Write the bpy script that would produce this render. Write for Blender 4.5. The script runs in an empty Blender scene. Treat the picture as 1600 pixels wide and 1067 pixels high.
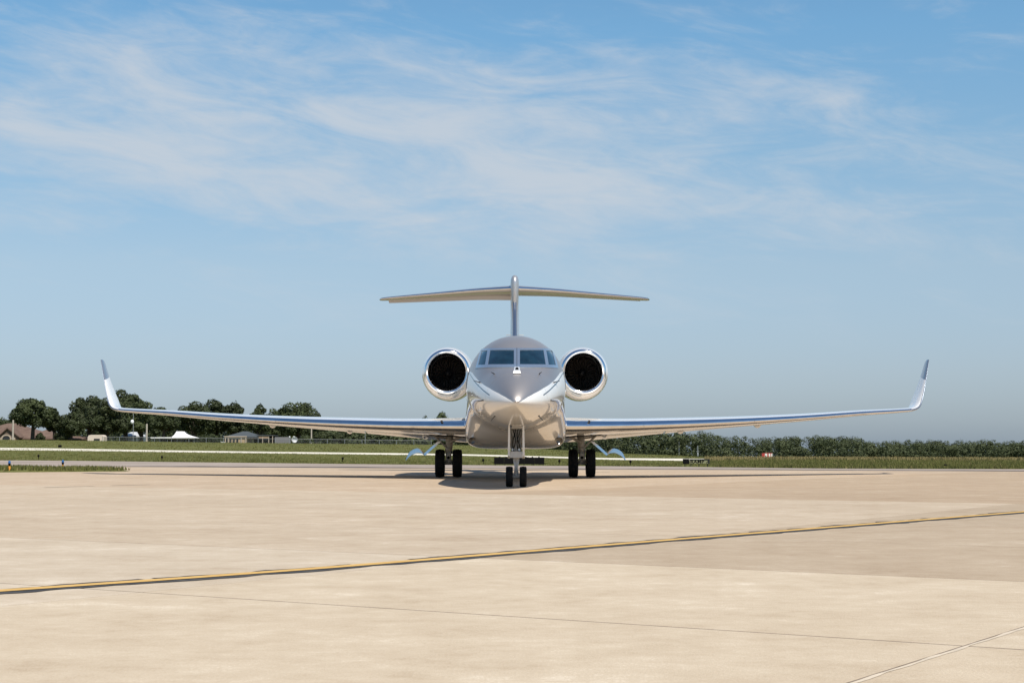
import bpy, math, random
import numpy as np
from mathutils import Vector
from mathutils.bvhtree import BVHTree

random.seed(11)
rng = np.random.default_rng(11)
S = bpy.context.scene
COL = S.collection

# ------------------------------------------------------------------ camera, sky, sun, exposure
H = 1.07                       # eye height of a crouching photographer
F = 2625.0                     # focal length in pixels of the 1600 px wide photograph
TILT = math.atan((696 - 533.5) / F)
cam_d = bpy.data.cameras.new('camera')
cam = bpy.data.objects.new('camera', cam_d)
COL.objects.link(cam)
cam_d.sensor_width = 36.0
cam_d.lens = F / 1600 * 36.0
cam_d.clip_start = 0.1
cam_d.clip_end = 9000
cam.location = (0, 0, H)
cam.rotation_euler = (math.pi / 2 + TILT, 0, 0)
S.camera = cam

# shadow of a point at height z falls at (-0.29 z, +0.52 z): the sun stands behind the camera, to the right
to_sun = Vector((0.29, -0.52, 1.0)).normalized()
SUN_EL = math.asin(to_sun.z)
SUN_AZ = math.atan2(to_sun.x, to_sun.y)       # clockwise from +Y

W = bpy.data.worlds.new('World')
S.world = W
W.use_nodes = True


def build_world():
    nt = W.node_tree
    nt.nodes.clear()
    N = nt.nodes.new
    L = nt.links.new

    def M(op, a, b=None, c=None):
        n = N('ShaderNodeMath'); n.operation = op
        for i, v in enumerate((a, b, c)):
            if v is None: continue
            if hasattr(v, 'default_value') or hasattr(v, 'is_linked'): L(v, n.inputs[i])
            else: n.inputs[i].default_value = v
        return n.outputs[0]
    out = N('ShaderNodeOutputWorld'); bg = N('ShaderNodeBackground')
    L(bg.outputs[0], out.inputs[0])
    bg.inputs['Strength'].default_value = 0.09
    sky = N('ShaderNodeTexSky'); sky.sky_type = 'NISHITA'; sky.sun_disc = False
    sky.sun_elevation = SUN_EL; sky.sun_rotation = SUN_AZ
    sky.altitude = 300; sky.air_density = 1.0; sky.dust_density = 0.6; sky.ozone_density = 2.0
    tc = N('ShaderNodeTexCoord')
    sep = N('ShaderNodeSeparateXYZ'); L(tc.outputs['Generated'], sep.inputs[0])
    x, y, z = sep.outputs
    el = M('MULTIPLY', M('ARCSINE', z), 57.2958)
    az = M('MULTIPLY', M('ARCTAN2', x, y), 57.2958)
    # cirrus: streaky noise in azimuth / elevation degrees
    def noise(sx, sy, det, rough, dist, off=0.0, shear=0.0):
        cx = N('ShaderNodeCombineXYZ')
        L(M('MULTIPLY_ADD', az, sx, off), cx.inputs[0])
        L(M('ADD', M('MULTIPLY', el, sy), M('MULTIPLY', az, shear)), cx.inputs[1])
        n = N('ShaderNodeTexNoise'); n.inputs['Scale'].default_value = 1.0
        n.inputs['Detail'].default_value = det; n.inputs['Roughness'].default_value = rough
        n.inputs['Distortion'].default_value = dist
        L(cx.outputs[0], n.inputs['Vector'])
        return n.outputs['Fac']
    big = noise(0.11, 0.36, 3, 0.5, 0.4, 3.1, 0.03)
    streak = noise(0.17, 0.62, 7, 0.60, 0.9, 7.7, 0.05)
    fine = noise(0.5, 1.9, 8, 0.66, 1.2, 1.3, 0.3)
    # a broad bank of cirrus over the runway (7 to 12 degrees up), thinning to the right
    def gauss(v, c, w):
        d = M('DIVIDE', M('SUBTRACT', v, c), w)
        return M('POWER', 2.71828, M('MULTIPLY', M('MULTIPLY', d, d), -1.0))
    slope = M('ADD', el, M('MULTIPLY', az, 0.06))
    bank = M('MULTIPLY', gauss(slope, 9.7, 3.2), gauss(az, -4.0, 17.0))
    bank2 = M('MULTIPLY', gauss(M('SUBTRACT', el, M('MULTIPLY', az, -0.22)), 14.2, 0.8), gauss(az, 10.5, 4.0))
    bank3 = M('MULTIPLY', gauss(el, 13.6, 1.0), gauss(az, -13.0, 2.8))
    cov = M('ADD', M('MULTIPLY', bank, 0.62), M('MULTIPLY', bank2, 0.2))
    cov = M('ADD', cov, M('MULTIPLY', bank3, 0.2))
    v = M('ADD', M('MULTIPLY', streak, 1.25), M('MULTIPLY', fine, 0.36))
    v = M('ADD', v, M('MULTIPLY', big, 0.6))
    v = M('ADD', v, cov)
    mr = N('ShaderNodeMapRange'); mr.interpolation_type = 'SMOOTHSTEP'
    L(v, mr.inputs[0])
    mr.inputs[1].default_value = 1.10; mr.inputs[2].default_value = 1.88
    mr.inputs[3].default_value = 0.0; mr.inputs[4].default_value = 0.78
    # thin out near the horizon
    low = N('ShaderNodeMapRange'); low.interpolation_type = 'SMOOTHSTEP'
    L(el, low.inputs[0]); low.inputs[1].default_value = 2.0; low.inputs[2].default_value = 8.5
    low.inputs[3].default_value = 0.12; low.inputs[4].default_value = 1.0
    fac = M('MULTIPLY', mr.outputs[0], low.outputs[0])
    mix = N('ShaderNodeMix'); mix.data_type = 'RGBA'
    L(fac, mix.inputs['Factor'])
    tint = N('ShaderNodeMix'); tint.data_type = 'RGBA'; tint.blend_type = 'MULTIPLY'
    tint.inputs['Factor'].default_value = 1.0
    L(sky.outputs[0], tint.inputs['A'])
    # summer haze: greyer and dimmer towards the horizon, clearer blue overhead (the same all round)
    er = N('ShaderNodeMapRange'); L(el, er.inputs[0]); er.inputs[1].default_value = 0; er.inputs[2].default_value = 90
    cr = N('ShaderNodeValToRGB'); ce = cr.color_ramp.elements
    SK = [(0, (.50, .63, .94)), (2.5, (.71, .765, .955)), (6, (.96, .96, .99)), (10, (.95, 1.10, 1.10)), (14, (.88, 1.20, 1.24)), (30, (.66, .90, 1.04)), (90, (.55, .74, .90))]
    ce[0].position = 0; ce[0].color = (*[c / 1.3 for c in SK[0][1]], 1); ce[1].position = 1; ce[1].color = (*[c / 1.3 for c in SK[-1][1]], 1)
    for e_, c in SK[1:-1]:
        q = ce.new(e_ / 90); q.color = (*[k / 1.3 for k in c], 1)
    L(er.outputs[0], cr.inputs[0])
    vm = N('ShaderNodeVectorMath'); vm.operation = 'SCALE'; vm.inputs['Scale'].default_value = 1.3
    L(cr.outputs[0], vm.inputs[0]); L(vm.outputs[0], tint.inputs['B'])
    L(tint.outputs['Result'], mix.inputs['A'])
    mix.inputs['B'].default_value = (5.6, 6.0, 6.5, 1)
    L(mix.outputs['Result'], bg.inputs['Color'])


build_world()

sd = bpy.data.lights.new('sun', 'SUN')
sd.energy = 5.0; sd.angle = math.radians(0.53); sd.color = (1.0, 0.945, 0.86)
sun = bpy.data.objects.new('sun', sd); COL.objects.link(sun)
sun.rotation_euler = to_sun.to_track_quat('Z', 'Y').to_euler()
sun.location = (60, -100, 200)

S.view_settings.view_transform = 'Standard'
S.view_settings.look = 'None'
S.view_settings.gamma = 1.0
S.view_settings.use_curve_mapping = False
S.view_settings.exposure = 0.25
S.cycles.max_bounces = 8
S.cycles.diffuse_bounces = 3
S.cycles.glossy_bounces = 5
S.cycles.caustics_reflective = False
S.cycles.sample_clamp_indirect = 6.0

# ------------------------------------------------------------------ helpers
CT, ST = math.cos(TILT), math.sin(TILT)


def ray(px, py):
    a = (px - 800) / F; b = (533.5 - py) / F
    v = Vector((a, CT - b * ST, ST + b * CT))
    return v / v.y


def at(px, py, d):
    r = ray(px, py)
    return Vector((r.x * d, d, H + r.z * d))


def pchip(xs, ys, x):
    xs = np.asarray(xs, float); ys = np.asarray(ys, float); x = np.asarray(x, float)
    h = np.diff(xs); dl = np.diff(ys) / h
    m = np.zeros_like(ys)
    m[0], m[-1] = dl[0], dl[-1]
    for i in range(1, len(xs) - 1):
        if dl[i - 1] * dl[i] > 0:
            w1 = 2 * h[i] + h[i - 1]; w2 = h[i] + 2 * h[i - 1]
            m[i] = (w1 + w2) / (w1 / dl[i - 1] + w2 / dl[i])
    k = np.clip(np.searchsorted(xs, x) - 1, 0, len(xs) - 2)
    t = np.clip((x - xs[k]) / h[k], 0, 1)
    return ((2 * t**3 - 3 * t**2 + 1) * ys[k] + (t**3 - 2 * t**2 + t) * h[k] * m[k]
            + (-2 * t**3 + 3 * t**2) * ys[k + 1] + (t**3 - t**2) * h[k] * m[k + 1])


class MB:
    def __init__(self):
        self.v = []; self.f = []; self.m = []

    def add(self, vs, fs, mi=0):
        o = len(self.v)
        self.v += [tuple(p) for p in vs]
        self.f += [tuple(i + o for i in f) for f in fs]
        self.m += [mi] * len(fs)
        return self

    def box(self, c, s, mi=0, rot=0.0):
        cx, cy, cz = c; a, b, h = s[0] / 2, s[1] / 2, s[2] / 2
        co, si = math.cos(rot), math.sin(rot)
        vs = []
        for dz in (-h, h):
            for dx, dy in ((-a, -b), (a, -b), (a, b), (-a, b)):
                vs.append((cx + dx * co - dy * si, cy + dx * si + dy * co, cz + dz))
        return self.add(vs, [(3, 2, 1, 0), (4, 5, 6, 7), (0, 1, 5, 4), (1, 2, 6, 5), (2, 3, 7, 6), (3, 0, 4, 7)], mi)

    def bbox(self, c, s, bev, mi=0):
        """box with chamfered edges"""
        cx, cy, cz = c; h = [k / 2 for k in s]
        vs = []; idx = {}
        for sx in (-1, 1):
            for sy in (-1, 1):
                for sz in (-1, 1):
                    for ax in range(3):
                        p = [sx * (h[0] - bev), sy * (h[1] - bev), sz * (h[2] - bev)]
                        p[ax] = (sx, sy, sz)[ax] * h[ax]
                        idx[(sx, sy, sz, ax)] = len(vs)
                        vs.append((cx + p[0], cy + p[1], cz + p[2]))
        fs = []
        for ax in range(3):
            o = [a for a in range(3) if a != ax]
            for s_ in (-1, 1):
                q = []
                for u, w in ((-1, -1), (1, -1), (1, 1), (-1, 1)):
                    k = [0, 0, 0]; k[ax] = s_; k[o[0]] = u; k[o[1]] = w
                    q.append(idx[(*k, ax)])
                fs.append(tuple(q if (s_ > 0) == (ax != 1) else q[::-1]))
        for ax in range(3):
            o = [a for a in range(3) if a != ax]
            for u in (-1, 1):
                for w in (-1, 1):
                    k0 = [0, 0, 0]; k0[ax] = -1; k0[o[0]] = u; k0[o[1]] = w
                    k1 = list(k0); k1[ax] = 1
                    fs.append((idx[(*k0, o[0])], idx[(*k1, o[0])], idx[(*k1, o[1])], idx[(*k0, o[1])]))
        for sx in (-1, 1):
            for sy in (-1, 1):
                for sz in (-1, 1):
                    fs.append((idx[(sx, sy, sz, 0)], idx[(sx, sy, sz, 1)], idx[(sx, sy, sz, 2)]))
        return self.add(vs, fs, mi)

    def tube(self, pts, r, n=8, mi=0, cap=True):
        pts = [Vector(p) for p in pts]
        rs = r if isinstance(r, (list, tuple)) else [r] * len(pts)
        vs = []
        for i, p in enumerate(pts):
            t = (pts[min(i + 1, len(pts) - 1)] - pts[max(i - 1, 0)]).normalized()
            a = t.cross(Vector((0.31, 0.17, 0.93)))
            if a.length < 0.05: a = t.cross(Vector((1, 0, 0)))
            a.normalize(); b = t.cross(a)
            for k in range(n):
                q = 2 * math.pi * k / n
                vs.append(p + rs[i] * (a * math.cos(q) + b * math.sin(q)))
        fs = []
        for i in range(len(pts) - 1):
            for k in range(n):
                k2 = (k + 1) % n
                fs.append((i * n + k, i * n + k2, (i + 1) * n + k2, (i + 1) * n + k))
        if cap:
            fs.append(tuple(range(n - 1, -1, -1)))
            fs.append(tuple((len(pts) - 1) * n + k for k in range(n)))
        return self.add(vs, fs, mi)

    def lathe(self, prof, axis='z', c=(0, 0, 0), n=48, mi=0, closed=False):
        """prof: list of (radius, along)"""
        vs = []
        for r, t in prof:
            for k in range(n):
                q = 2 * math.pi * k / n
                a, b = r * math.cos(q), r * math.sin(q)
                p = {'z': (a, b, t), 'y': (a, t, b), 'x': (t, a, b)}[axis]
                vs.append((p[0] + c[0], p[1] + c[1], p[2] + c[2]))
        fs = []
        m = len(prof)
        for i in range(m if closed else m - 1):
            j = (i + 1) % m
            for k in range(n):
                k2 = (k + 1) % n
                fs.append((i * n + k, i * n + k2, j * n + k2, j * n + k))
        return self.add(vs, fs, mi)

    def loft(self, rings, closed_ring=True, mi=0, cap0=False, cap1=False):
        n = len(rings[0]); vs = [p for r in rings for p in r]; fs = []
        for i in range(len(rings) - 1):
            for k in range(n if closed_ring else n - 1):
                k2 = (k + 1) % n
                fs.append((i * n + k, i * n + k2, (i + 1) * n + k2, (i + 1) * n + k))
        if cap0: fs.append(tuple(range(n - 1, -1, -1)))
        if cap1: fs.append(tuple((len(rings) - 1) * n + k for k in range(n)))
        return self.add(vs, fs, mi)

    def mesh(self, name, mats, smooth=False, fix=True):
        me = bpy.data.meshes.new(name)
        me.from_pydata(self.v, [], self.f)
        for m in (mats if isinstance(mats, (list, tuple)) else [mats]): me.materials.append(m)
        if any(self.m): me.polygons.foreach_set('material_index', self.m)
        if fix:
            import bmesh
            bm = bmesh.new(); bm.from_mesh(me)
            bmesh.ops.recalc_face_normals(bm, faces=bm.faces)
            bm.to_mesh(me); bm.free()
        if smooth is not False:
            me.polygons.foreach_set('use_smooth', [True] * len(me.polygons))
            if smooth is not True:
                me.set_sharp_from_angle(angle=math.radians(smooth))
        me.update()
        return me


def link(name, me, parent=None, loc=(0, 0, 0), rotz=0.0):
    o = bpy.data.objects.new(name, me); COL.objects.link(o)
    o.location = loc; o.rotation_euler = (0, 0, rotz)
    if parent is not None: o.parent = parent
    return o


def obj(name, mb, mats, parent=None, smooth=False, loc=(0, 0, 0), rotz=0.0, fix=True):
    return link(name, mb.mesh(name, mats, smooth, fix), parent, loc, rotz)


def tag(o, label=None, cat=None, group=None, kind=None):
    if label: o['label'] = label
    if cat: o['category'] = cat
    if group: o['group'] = group
    if kind: o['kind'] = kind
    return o


def thing(name, label, cat, loc=(0, 0, 0), rotz=0.0, group=None):
    o = bpy.data.objects.new(name, None); COL.objects.link(o)
    o.location = loc; o.rotation_euler = (0, 0, rotz); o.empty_display_size = 0.2
    return tag(o, label, cat, group)


def dup(root, loc, rotz=0.0, label=None, scale=None):
    r = root.copy(); COL.objects.link(r); r.location = loc; r.rotation_euler = (0, 0, rotz)
    if label: r['label'] = label
    if scale: r.scale = scale
    for ch in list(root.children):
        c = ch.copy(); COL.objects.link(c); c.parent = r
        for g in list(ch.children):
            d = g.copy(); COL.objects.link(d); d.parent = c
    return r


# ------------------------------------------------------------------ materials
def mat(name, base, rough=0.5, metal=0.0, coat=0.0, spec=0.5, var=0.0, vscale=3.0, bump=0.0, bscale=40.0, coat_rough=0.03, detail=5):
    m = bpy.data.materials.new(name); m.use_nodes = True
    nt = m.node_tree; p = nt.nodes['Principled BSDF']
    p.inputs['Base Color'].default_value = (*base, 1)
    p.inputs['Roughness'].default_value = rough
    p.inputs['Metallic'].default_value = metal
    p.inputs['Coat Weight'].default_value = coat
    p.inputs['Coat Roughness'].default_value = coat_rough
    p.inputs['Specular IOR Level'].default_value = spec
    if var or bump:
        g = nt.nodes.new('ShaderNodeNewGeometry')
    if var:
        n = nt.nodes.new('ShaderNodeTexNoise'); n.inputs['Scale'].default_value = vscale
        n.inputs['Detail'].default_value = detail; n.inputs['Roughness'].default_value = 0.6
        nt.links.new(g.outputs['Position'], n.inputs['Vector'])
        r = nt.nodes.new('ShaderNodeMapRange'); nt.links.new(n.outputs['Fac'], r.inputs[0])
        r.inputs[1].default_value = 0.3; r.inputs[2].default_value = 0.7
        r.inputs[3].default_value = 1 - var; r.inputs[4].default_value = 1 + var
        mx = nt.nodes.new('ShaderNodeMix'); mx.data_type = 'RGBA'; mx.blend_type = 'MULTIPLY'
        mx.inputs['Factor'].default_value = 1; mx.inputs['A'].default_value = (*base, 1)
        nt.links.new(r.outputs[0], mx.inputs['B'])
        nt.links.new(mx.outputs['Result'], p.inputs['Base Color'])
    if bump:
        n2 = nt.nodes.new('ShaderNodeTexNoise'); n2.inputs['Scale'].default_value = bscale
        n2.inputs['Detail'].default_value = 4
        nt.links.new(g.outputs['Position'], n2.inputs['Vector'])
        b = nt.nodes.new('ShaderNodeBump'); b.inputs['Strength'].default_value = bump
        b.inputs['Distance'].default_value = 0.02
        nt.links.new(n2.outputs['Fac'], b.inputs['Height'])
        nt.links.new(b.outputs['Normal'], p.inputs['Normal'])
    return m


def ramp_mat(name, stops, scales, rough=0.9, spec=0.3, objvar=0.0, bump=0.0, bscale=30, usecol=False, stretch=(1, 1, 1)):
    """colour ramp over summed noises of the world position; objvar: per-object lightness, usecol: multiplied by the object's colour"""
    m = bpy.data.materials.new(name); m.use_nodes = True
    nt = m.node_tree; p = nt.nodes['Principled BSDF']; L = nt.links.new; N = nt.nodes.new
    p.inputs['Roughness'].default_value = rough; p.inputs['Specular IOR Level'].default_value = spec
    g = N('ShaderNodeNewGeometry')
    mp = N('ShaderNodeMapping'); mp.inputs['Scale'].default_value = stretch
    L(g.outputs['Position'], mp.inputs['Vector'])
    acc = None
    tot = sum(w for _, w in scales)
    for sc, w in scales:
        n = N('ShaderNodeTexNoise'); n.inputs['Scale'].default_value = sc
        n.inputs['Detail'].default_value = 5; n.inputs['Roughness'].default_value = 0.62
        L(mp.outputs[0], n.inputs['Vector'])
        k = N('ShaderNodeMath'); k.operation = 'MULTIPLY_ADD'
        L(n.outputs['Fac'], k.inputs[0]); k.inputs[1].default_value = w / tot
        if acc is None: k.inputs[2].default_value = 0
        else: L(acc, k.inputs[2])
        acc = k.outputs[0]
    cr = N('ShaderNodeValToRGB'); e = cr.color_ramp.elements
    e[0].position, e[1].position = stops[0][0], stops[-1][0]
    e[0].color = (*stops[0][1], 1); e[1].color = (*stops[-1][1], 1)
    for pos, c in stops[1:-1]:
        q = e.new(pos); q.color = (*c, 1)
    L(acc, cr.inputs[0])
    c = cr.outputs[0]
    if objvar or usecol:
        oi = N('ShaderNodeObjectInfo')
        mx = N('ShaderNodeMix'); mx.data_type = 'RGBA'; mx.blend_type = 'MULTIPLY'; mx.inputs['Factor'].default_value = 1
        L(c, mx.inputs['A'])
        if usecol: L(oi.outputs['Color'], mx.inputs['B'])
        else:
            r = N('ShaderNodeMapRange'); L(oi.outputs['Random'], r.inputs[0])
            r.inputs[3].default_value = 1 - objvar; r.inputs[4].default_value = 1 + objvar
            L(r.outputs[0], mx.inputs['B'])
        c = mx.outputs['Result']
    L(c, p.inputs['Base Color'])
    if bump:
        n2 = N('ShaderNodeTexNoise'); n2.inputs['Scale'].default_value = bscale; n2.inputs['Detail'].default_value = 5
        L(g.outputs['Position'], n2.inputs['Vector'])
        b = N('ShaderNodeBump'); b.inputs['Strength'].default_value = bump; b.inputs['Distance'].default_value = 0.03
        L(n2.outputs['Fac'], b.inputs['Height']); L(b.outputs['Normal'], p.inputs['Normal'])
    return m


CONC = ramp_mat('concrete', [(0.385, (0.350, 0.270, 0.187)), (0.46, (0.420, 0.341, 0.249)), (0.54, (0.470, 0.391, 0.294)), (0.605, (0.575, 0.500, 0.402))],
                [(0.22, 0.6), (1.0, 0.9), (3.7, 0.7), (14.0, 0.4), (60.0, 0.75)], rough=0.85, bump=0.25, bscale=60, usecol=True)
JOINT = mat('joint_sealant', (0.17, 0.13, 0.095), 0.95, var=0.25, vscale=4)
ASPH = ramp_mat('taxiway_asphalt', [(0.35, (0.20, 0.16, 0.13)), (0.5, (0.28, 0.23, 0.19)), (0.65, (0.36, 0.305, 0.26))],
                [(0.3, 1), (2, .7), (20, .5)], rough=0.9, stretch=(0.3, 1, 1))
BAND = ramp_mat('runway_concrete', [(0.35, (0.50, 0.46, 0.38)), (0.65, (0.70, 0.65, 0.54))], [(0.12, 1), (2, .8)], rough=0.9)
GRASS = ramp_mat('grass_ground', [(0.33, (0.060, 0.062, 0.017)), (0.48, (0.094, 0.098, 0.027)), (0.6, (0.128, 0.124, 0.039)), (0.72, (0.175, 0.152, 0.06))],
                 [(0.05, .9), (0.4, 1), (3, .8), (16, .7)], rough=0.95, spec=0.1, bump=0.6, bscale=8, stretch=(.4, 1, 1))
BLADE = ramp_mat('grass_blade', [(0.3, (0.065, 0.074, 0.018)), (0.5, (0.105, 0.110, 0.029)), (0.7, (0.165, 0.147, 0.056))],
                 [(0.3, 1), (7, 1)], rough=0.8, spec=0.2)
STRAW = ramp_mat('dry_grass', [(0.3, (0.12, 0.10, 0.038)), (0.5, (0.19, 0.155, 0.066)), (0.7, (0.28, 0.23, 0.115))],
                 [(0.3, 1), (7, 1)], rough=0.8, spec=0.2)
LEAF = ramp_mat('leaves', [(0.3, (0.016, 0.022, 0.008)), (0.47, (0.031, 0.041, 0.013)), (0.6, (0.052, 0.064, 0.021)), (0.72, (0.088, 0.098, 0.038))],
                [(0.35, 1), (1.5, .8), (6, .6)], rough=0.65, spec=0.25, objvar=0.22)
WOODS = ramp_mat('woods_leaves', [(0.3, (0.026, 0.035, 0.015)), (0.45, (0.043, 0.054, 0.022)), (0.57, (0.060, 0.071, 0.029)), (0.70, (0.082, 0.090, 0.040))],
                 [(0.12, 1.2), (0.6, .8), (3, .6)], rough=0.7, spec=0.2)
BARK = mat('bark', (0.055, 0.042, 0.03), 0.95, var=0.3, vscale=3)
WHITE = mat('white_gloss_paint', (0.80, 0.785, 0.75), 0.25, coat=1.0, coat_rough=0.02)
CHROME = mat('polished_metal', (0.82, 0.82, 0.82), 0.13, metal=1.0, var=0.08, vscale=3.0)
BRUSHED = mat('brushed_metal', (0.58, 0.60, 0.62), 0.28, metal=1.0, var=0.06, vscale=8)
FRAMEM = mat('window_frame_metal', (0.55, 0.62, 0.68), 0.3, metal=0.85, var=0.08, vscale=30)
GREYP = mat('grey_gloss_paint', (0.16, 0.175, 0.20), 0.3, metal=0.3, coat=0.8)
GLASS = mat('cockpit_glass', (0.005, 0.018, 0.026), 0.05, spec=0.5, var=.5, vscale=3.0)
RUBBER = mat('tyre_rubber', (0.012, 0.012, 0.012), 0.8, spec=0.2, var=0.2, vscale=20)
BLACK = mat('matt_black', (0.006, 0.006, 0.006), 0.8, spec=0.08)
DARKM = mat('dark_metal', (0.05, 0.048, 0.046), 0.45, metal=0.6, var=0.2, vscale=15)
FANM = mat('fan_titanium', (0.15, 0.115, 0.09), 0.45, metal=0.4)
SPIN = mat('spinner_black', (0.02, 0.017, 0.015), 0.5)
DUCT = mat('intake_liner', (0.02, 0.018, 0.017), 0.6)
GEARP = mat('gear_grey_paint', (0.50, 0.49, 0.46), 0.4, coat=0.3, var=0.12, vscale=14)
LAMPG = mat('lamp_glass', (0.13, 0.10, 0.065), 0.15, spec=0.8)
YELL = ramp_mat('yellow_line_paint', [(0.3, (0.42, 0.25, 0.075)), (0.5, (0.54, 0.335, 0.10)), (0.7, (0.60, 0.40, 0.15))], [(1.5, 1), (14, .8), (60, .5)], rough=0.7)
BLKLINE = ramp_mat('black_line_paint', [(0.33, (0.028, 0.027, 0.027)), (0.5, (0.045, 0.043, 0.042)), (0.60, (0.075, 0.068, 0.06)), (0.70, (0.24, 0.19, 0.14))],
                   [(2.5, 1), (11, 1.1)], rough=0.8)


def silver_paint(boundary, stripe_off):
    """fuselage paint: metallic silver above a boundary height that depends on the distance behind the nose, white below, one thin dark line"""
    m = bpy.data.materials.new('fuselage_paint'); m.use_nodes = True
    nt = m.node_tree; L = nt.links.new; N = nt.nodes.new
    out = nt.nodes['Material Output']
    pw = nt.nodes['Principled BSDF']
    pw.inputs['Base Color'].default_value = (0.80, 0.78, 0.735, 1); pw.inputs['Roughness'].default_value = 0.28
    pw.inputs['Coat Weight'].default_value = 0.75; pw.inputs['Coat Roughness'].default_value = 0.03
    ps = N('ShaderNodeBsdfPrincipled')
    ps.inputs['Base Color'].default_value = (0.55, 0.505, 0.465, 1); ps.inputs['Roughness'].default_value = 0.47
    ps.inputs['Metallic'].default_value = 0.92; ps.inputs['Coat Weight'].default_value = 0.25; ps.inputs['Coat Roughness'].default_value = 0.3
    pd = N('ShaderNodeBsdfPrincipled')
    pd.inputs['Base Color'].default_value = (0.05, 0.048, 0.05, 1); pd.inputs['Roughness'].default_value = 0.3; pd.inputs['Coat Weight'].default_value = 0.6
    tc = N('ShaderNodeTexCoord'); sp = N('ShaderNodeSeparateXYZ'); L(tc.outputs['Object'], sp.inputs[0])

    def curve(pts):
        smax = 12.0
        mr = N('ShaderNodeMapRange'); L(sp.outputs['Y'], mr.inputs[0]); mr.inputs[2].default_value = smax
        fc = N('ShaderNodeFloatCurve'); c = fc.mapping.curves[0]
        q = [(min(1, s / smax), z / 5.0) for s, z in pts]
        c.points[0].location = q[0]; c.points[1].location = q[-1]
        for a in q[1:-1]: c.points.new(*a)
        for pnt in c.points: pnt.handle_type = 'VECTOR'
        fc.mapping.update()
        L(mr.outputs[0], fc.inputs['Value'])
        k = N('ShaderNodeMath'); k.operation = 'MULTIPLY'; L(fc.outputs[0], k.inputs[0]); k.inputs[1].default_value = 5.0
        return k.outputs[0]

    def gt(a, b):
        k = N('ShaderNodeMath'); k.operation = 'GREATER_THAN'
        for i, v in enumerate((a, b)):
            if isinstance(v, (int, float)): k.inputs[i].default_value = v
            else: L(v, k.inputs[i])
        return k.outputs[0]

    def math2(op, a, b):
        k = N('ShaderNodeMath'); k.operation = op
        for i, v in enumerate((a, b)):
            if isinstance(v, (int, float)): k.inputs[i].default_value = v
            else: L(v, k.inputs[i])
        return k.outputs[0]
    zb = curve(boundary)
    zs = curve(stripe_off)
    above = gt(sp.outputs['Z'], zb)
    near = math2('LESS_THAN', math2('ABSOLUTE', math2('SUBTRACT', sp.outputs['Z'], zs), 0.0), 0.016)
    near = math2('MULTIPLY', near, gt(sp.outputs['Y'], stripe_off[0][0] + 0.02))
    mx = N('ShaderNodeMixShader'); L(above, mx.inputs[0]); L(pw.outputs[0], mx.inputs[1]); L(ps.outputs[0], mx.inputs[2])
    mx2 = N('ShaderNodeMixShader'); L(near, mx2.inputs[0]); L(mx.outputs[0], mx2.inputs[1]); L(pd.outputs[0], mx2.inputs[2])
    L(mx2.outputs[0], out.inputs['Surface'])
    return m


# ------------------------------------------------------------------ the apron: concrete slabs with recessed joints
A_DIR = Vector((0.842, -0.540)); B_DIR = Vector((0.540, 0.842))


def edge_y(x):                # far edge of the concrete, front edge of the asphalt taxiway
    return 78.0 - 0.374 * x


base = MB()
xs = np.linspace(-90, 70, 17)
base.add([(x, -12, -0.0012) for x in xs] + [(x, edge_y(x) - .01, -0.0012) for x in xs],
         [(i, i + 1, i + 18, i + 17) for i in range(16)])
apron = obj('apron', base, JOINT)
tag(apron, 'sunlit beige concrete apron of large slabs', kind='structure')


def clip_poly(poly, side):
    out = []
    for i in range(len(poly)):
        p, q = poly[i], poly[(i + 1) % len(poly)]
        a, b = side(p), side(q)
        if a >= 0: out.append(p)
        if a * b < 0:
            t = a / (a - b); out.append((p[0] + (q[0] - p[0]) * t, p[1] + (q[1] - p[1]) * t))
    return out


def slab_mesh(poly, g=0.013, c=0.006, th=0.007):
    """poly: counter-clockwise 2-D outline; joint half-gap g, chamfer c"""
    cx = sum(p[0] for p in poly) / len(poly); cy = sum(p[1] for p in poly) / len(poly)

    def inset(d):
        n = len(poly); r = []
        for i in range(n):
            p0, p1, p2 = (Vector(poly[i - 1]), Vector(poly[i]), Vector(poly[(i + 1) % n]))
            e1 = (p1 - p0).normalized(); e2 = (p2 - p1).normalized()
            n1 = Vector((-e1.y, e1.x)); n2 = Vector((-e2.y, e2.x))
            d1 = d * (1.0 if abs(e1.dot(A_DIR)) > .9 else .5); d2 = d * (1.0 if abs(e2.dot(A_DIR)) > .9 else .5)
            k = n1.x * n2.y - n1.y * n2.x
            if abs(k) < .05: r.append(p1 + n1 * d1); continue
            r.append(p1 + Vector(((d1 * n2.y - d2 * n1.y) / k, (d2 * n1.x - d1 * n2.x) / k)))
        return r
    n = len(poly); a = inset(g); b = inset(g + c)
    vs = [(p.x, p.y, -th) for p in a] + [(p.x, p.y, -c * .7) for p in a] + [(p.x, p.y, 0) for p in b]
    fs = [tuple(2 * n + i for i in range(n))]
    for r in (0, 1):
        fs += [(r * n + i, r * n + (i + 1) % n, (r + 1) * n + (i + 1) % n, (r + 1) * n + i) for i in range(n)]
    m = MB(); m.add(vs, fs)
    return m


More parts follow.
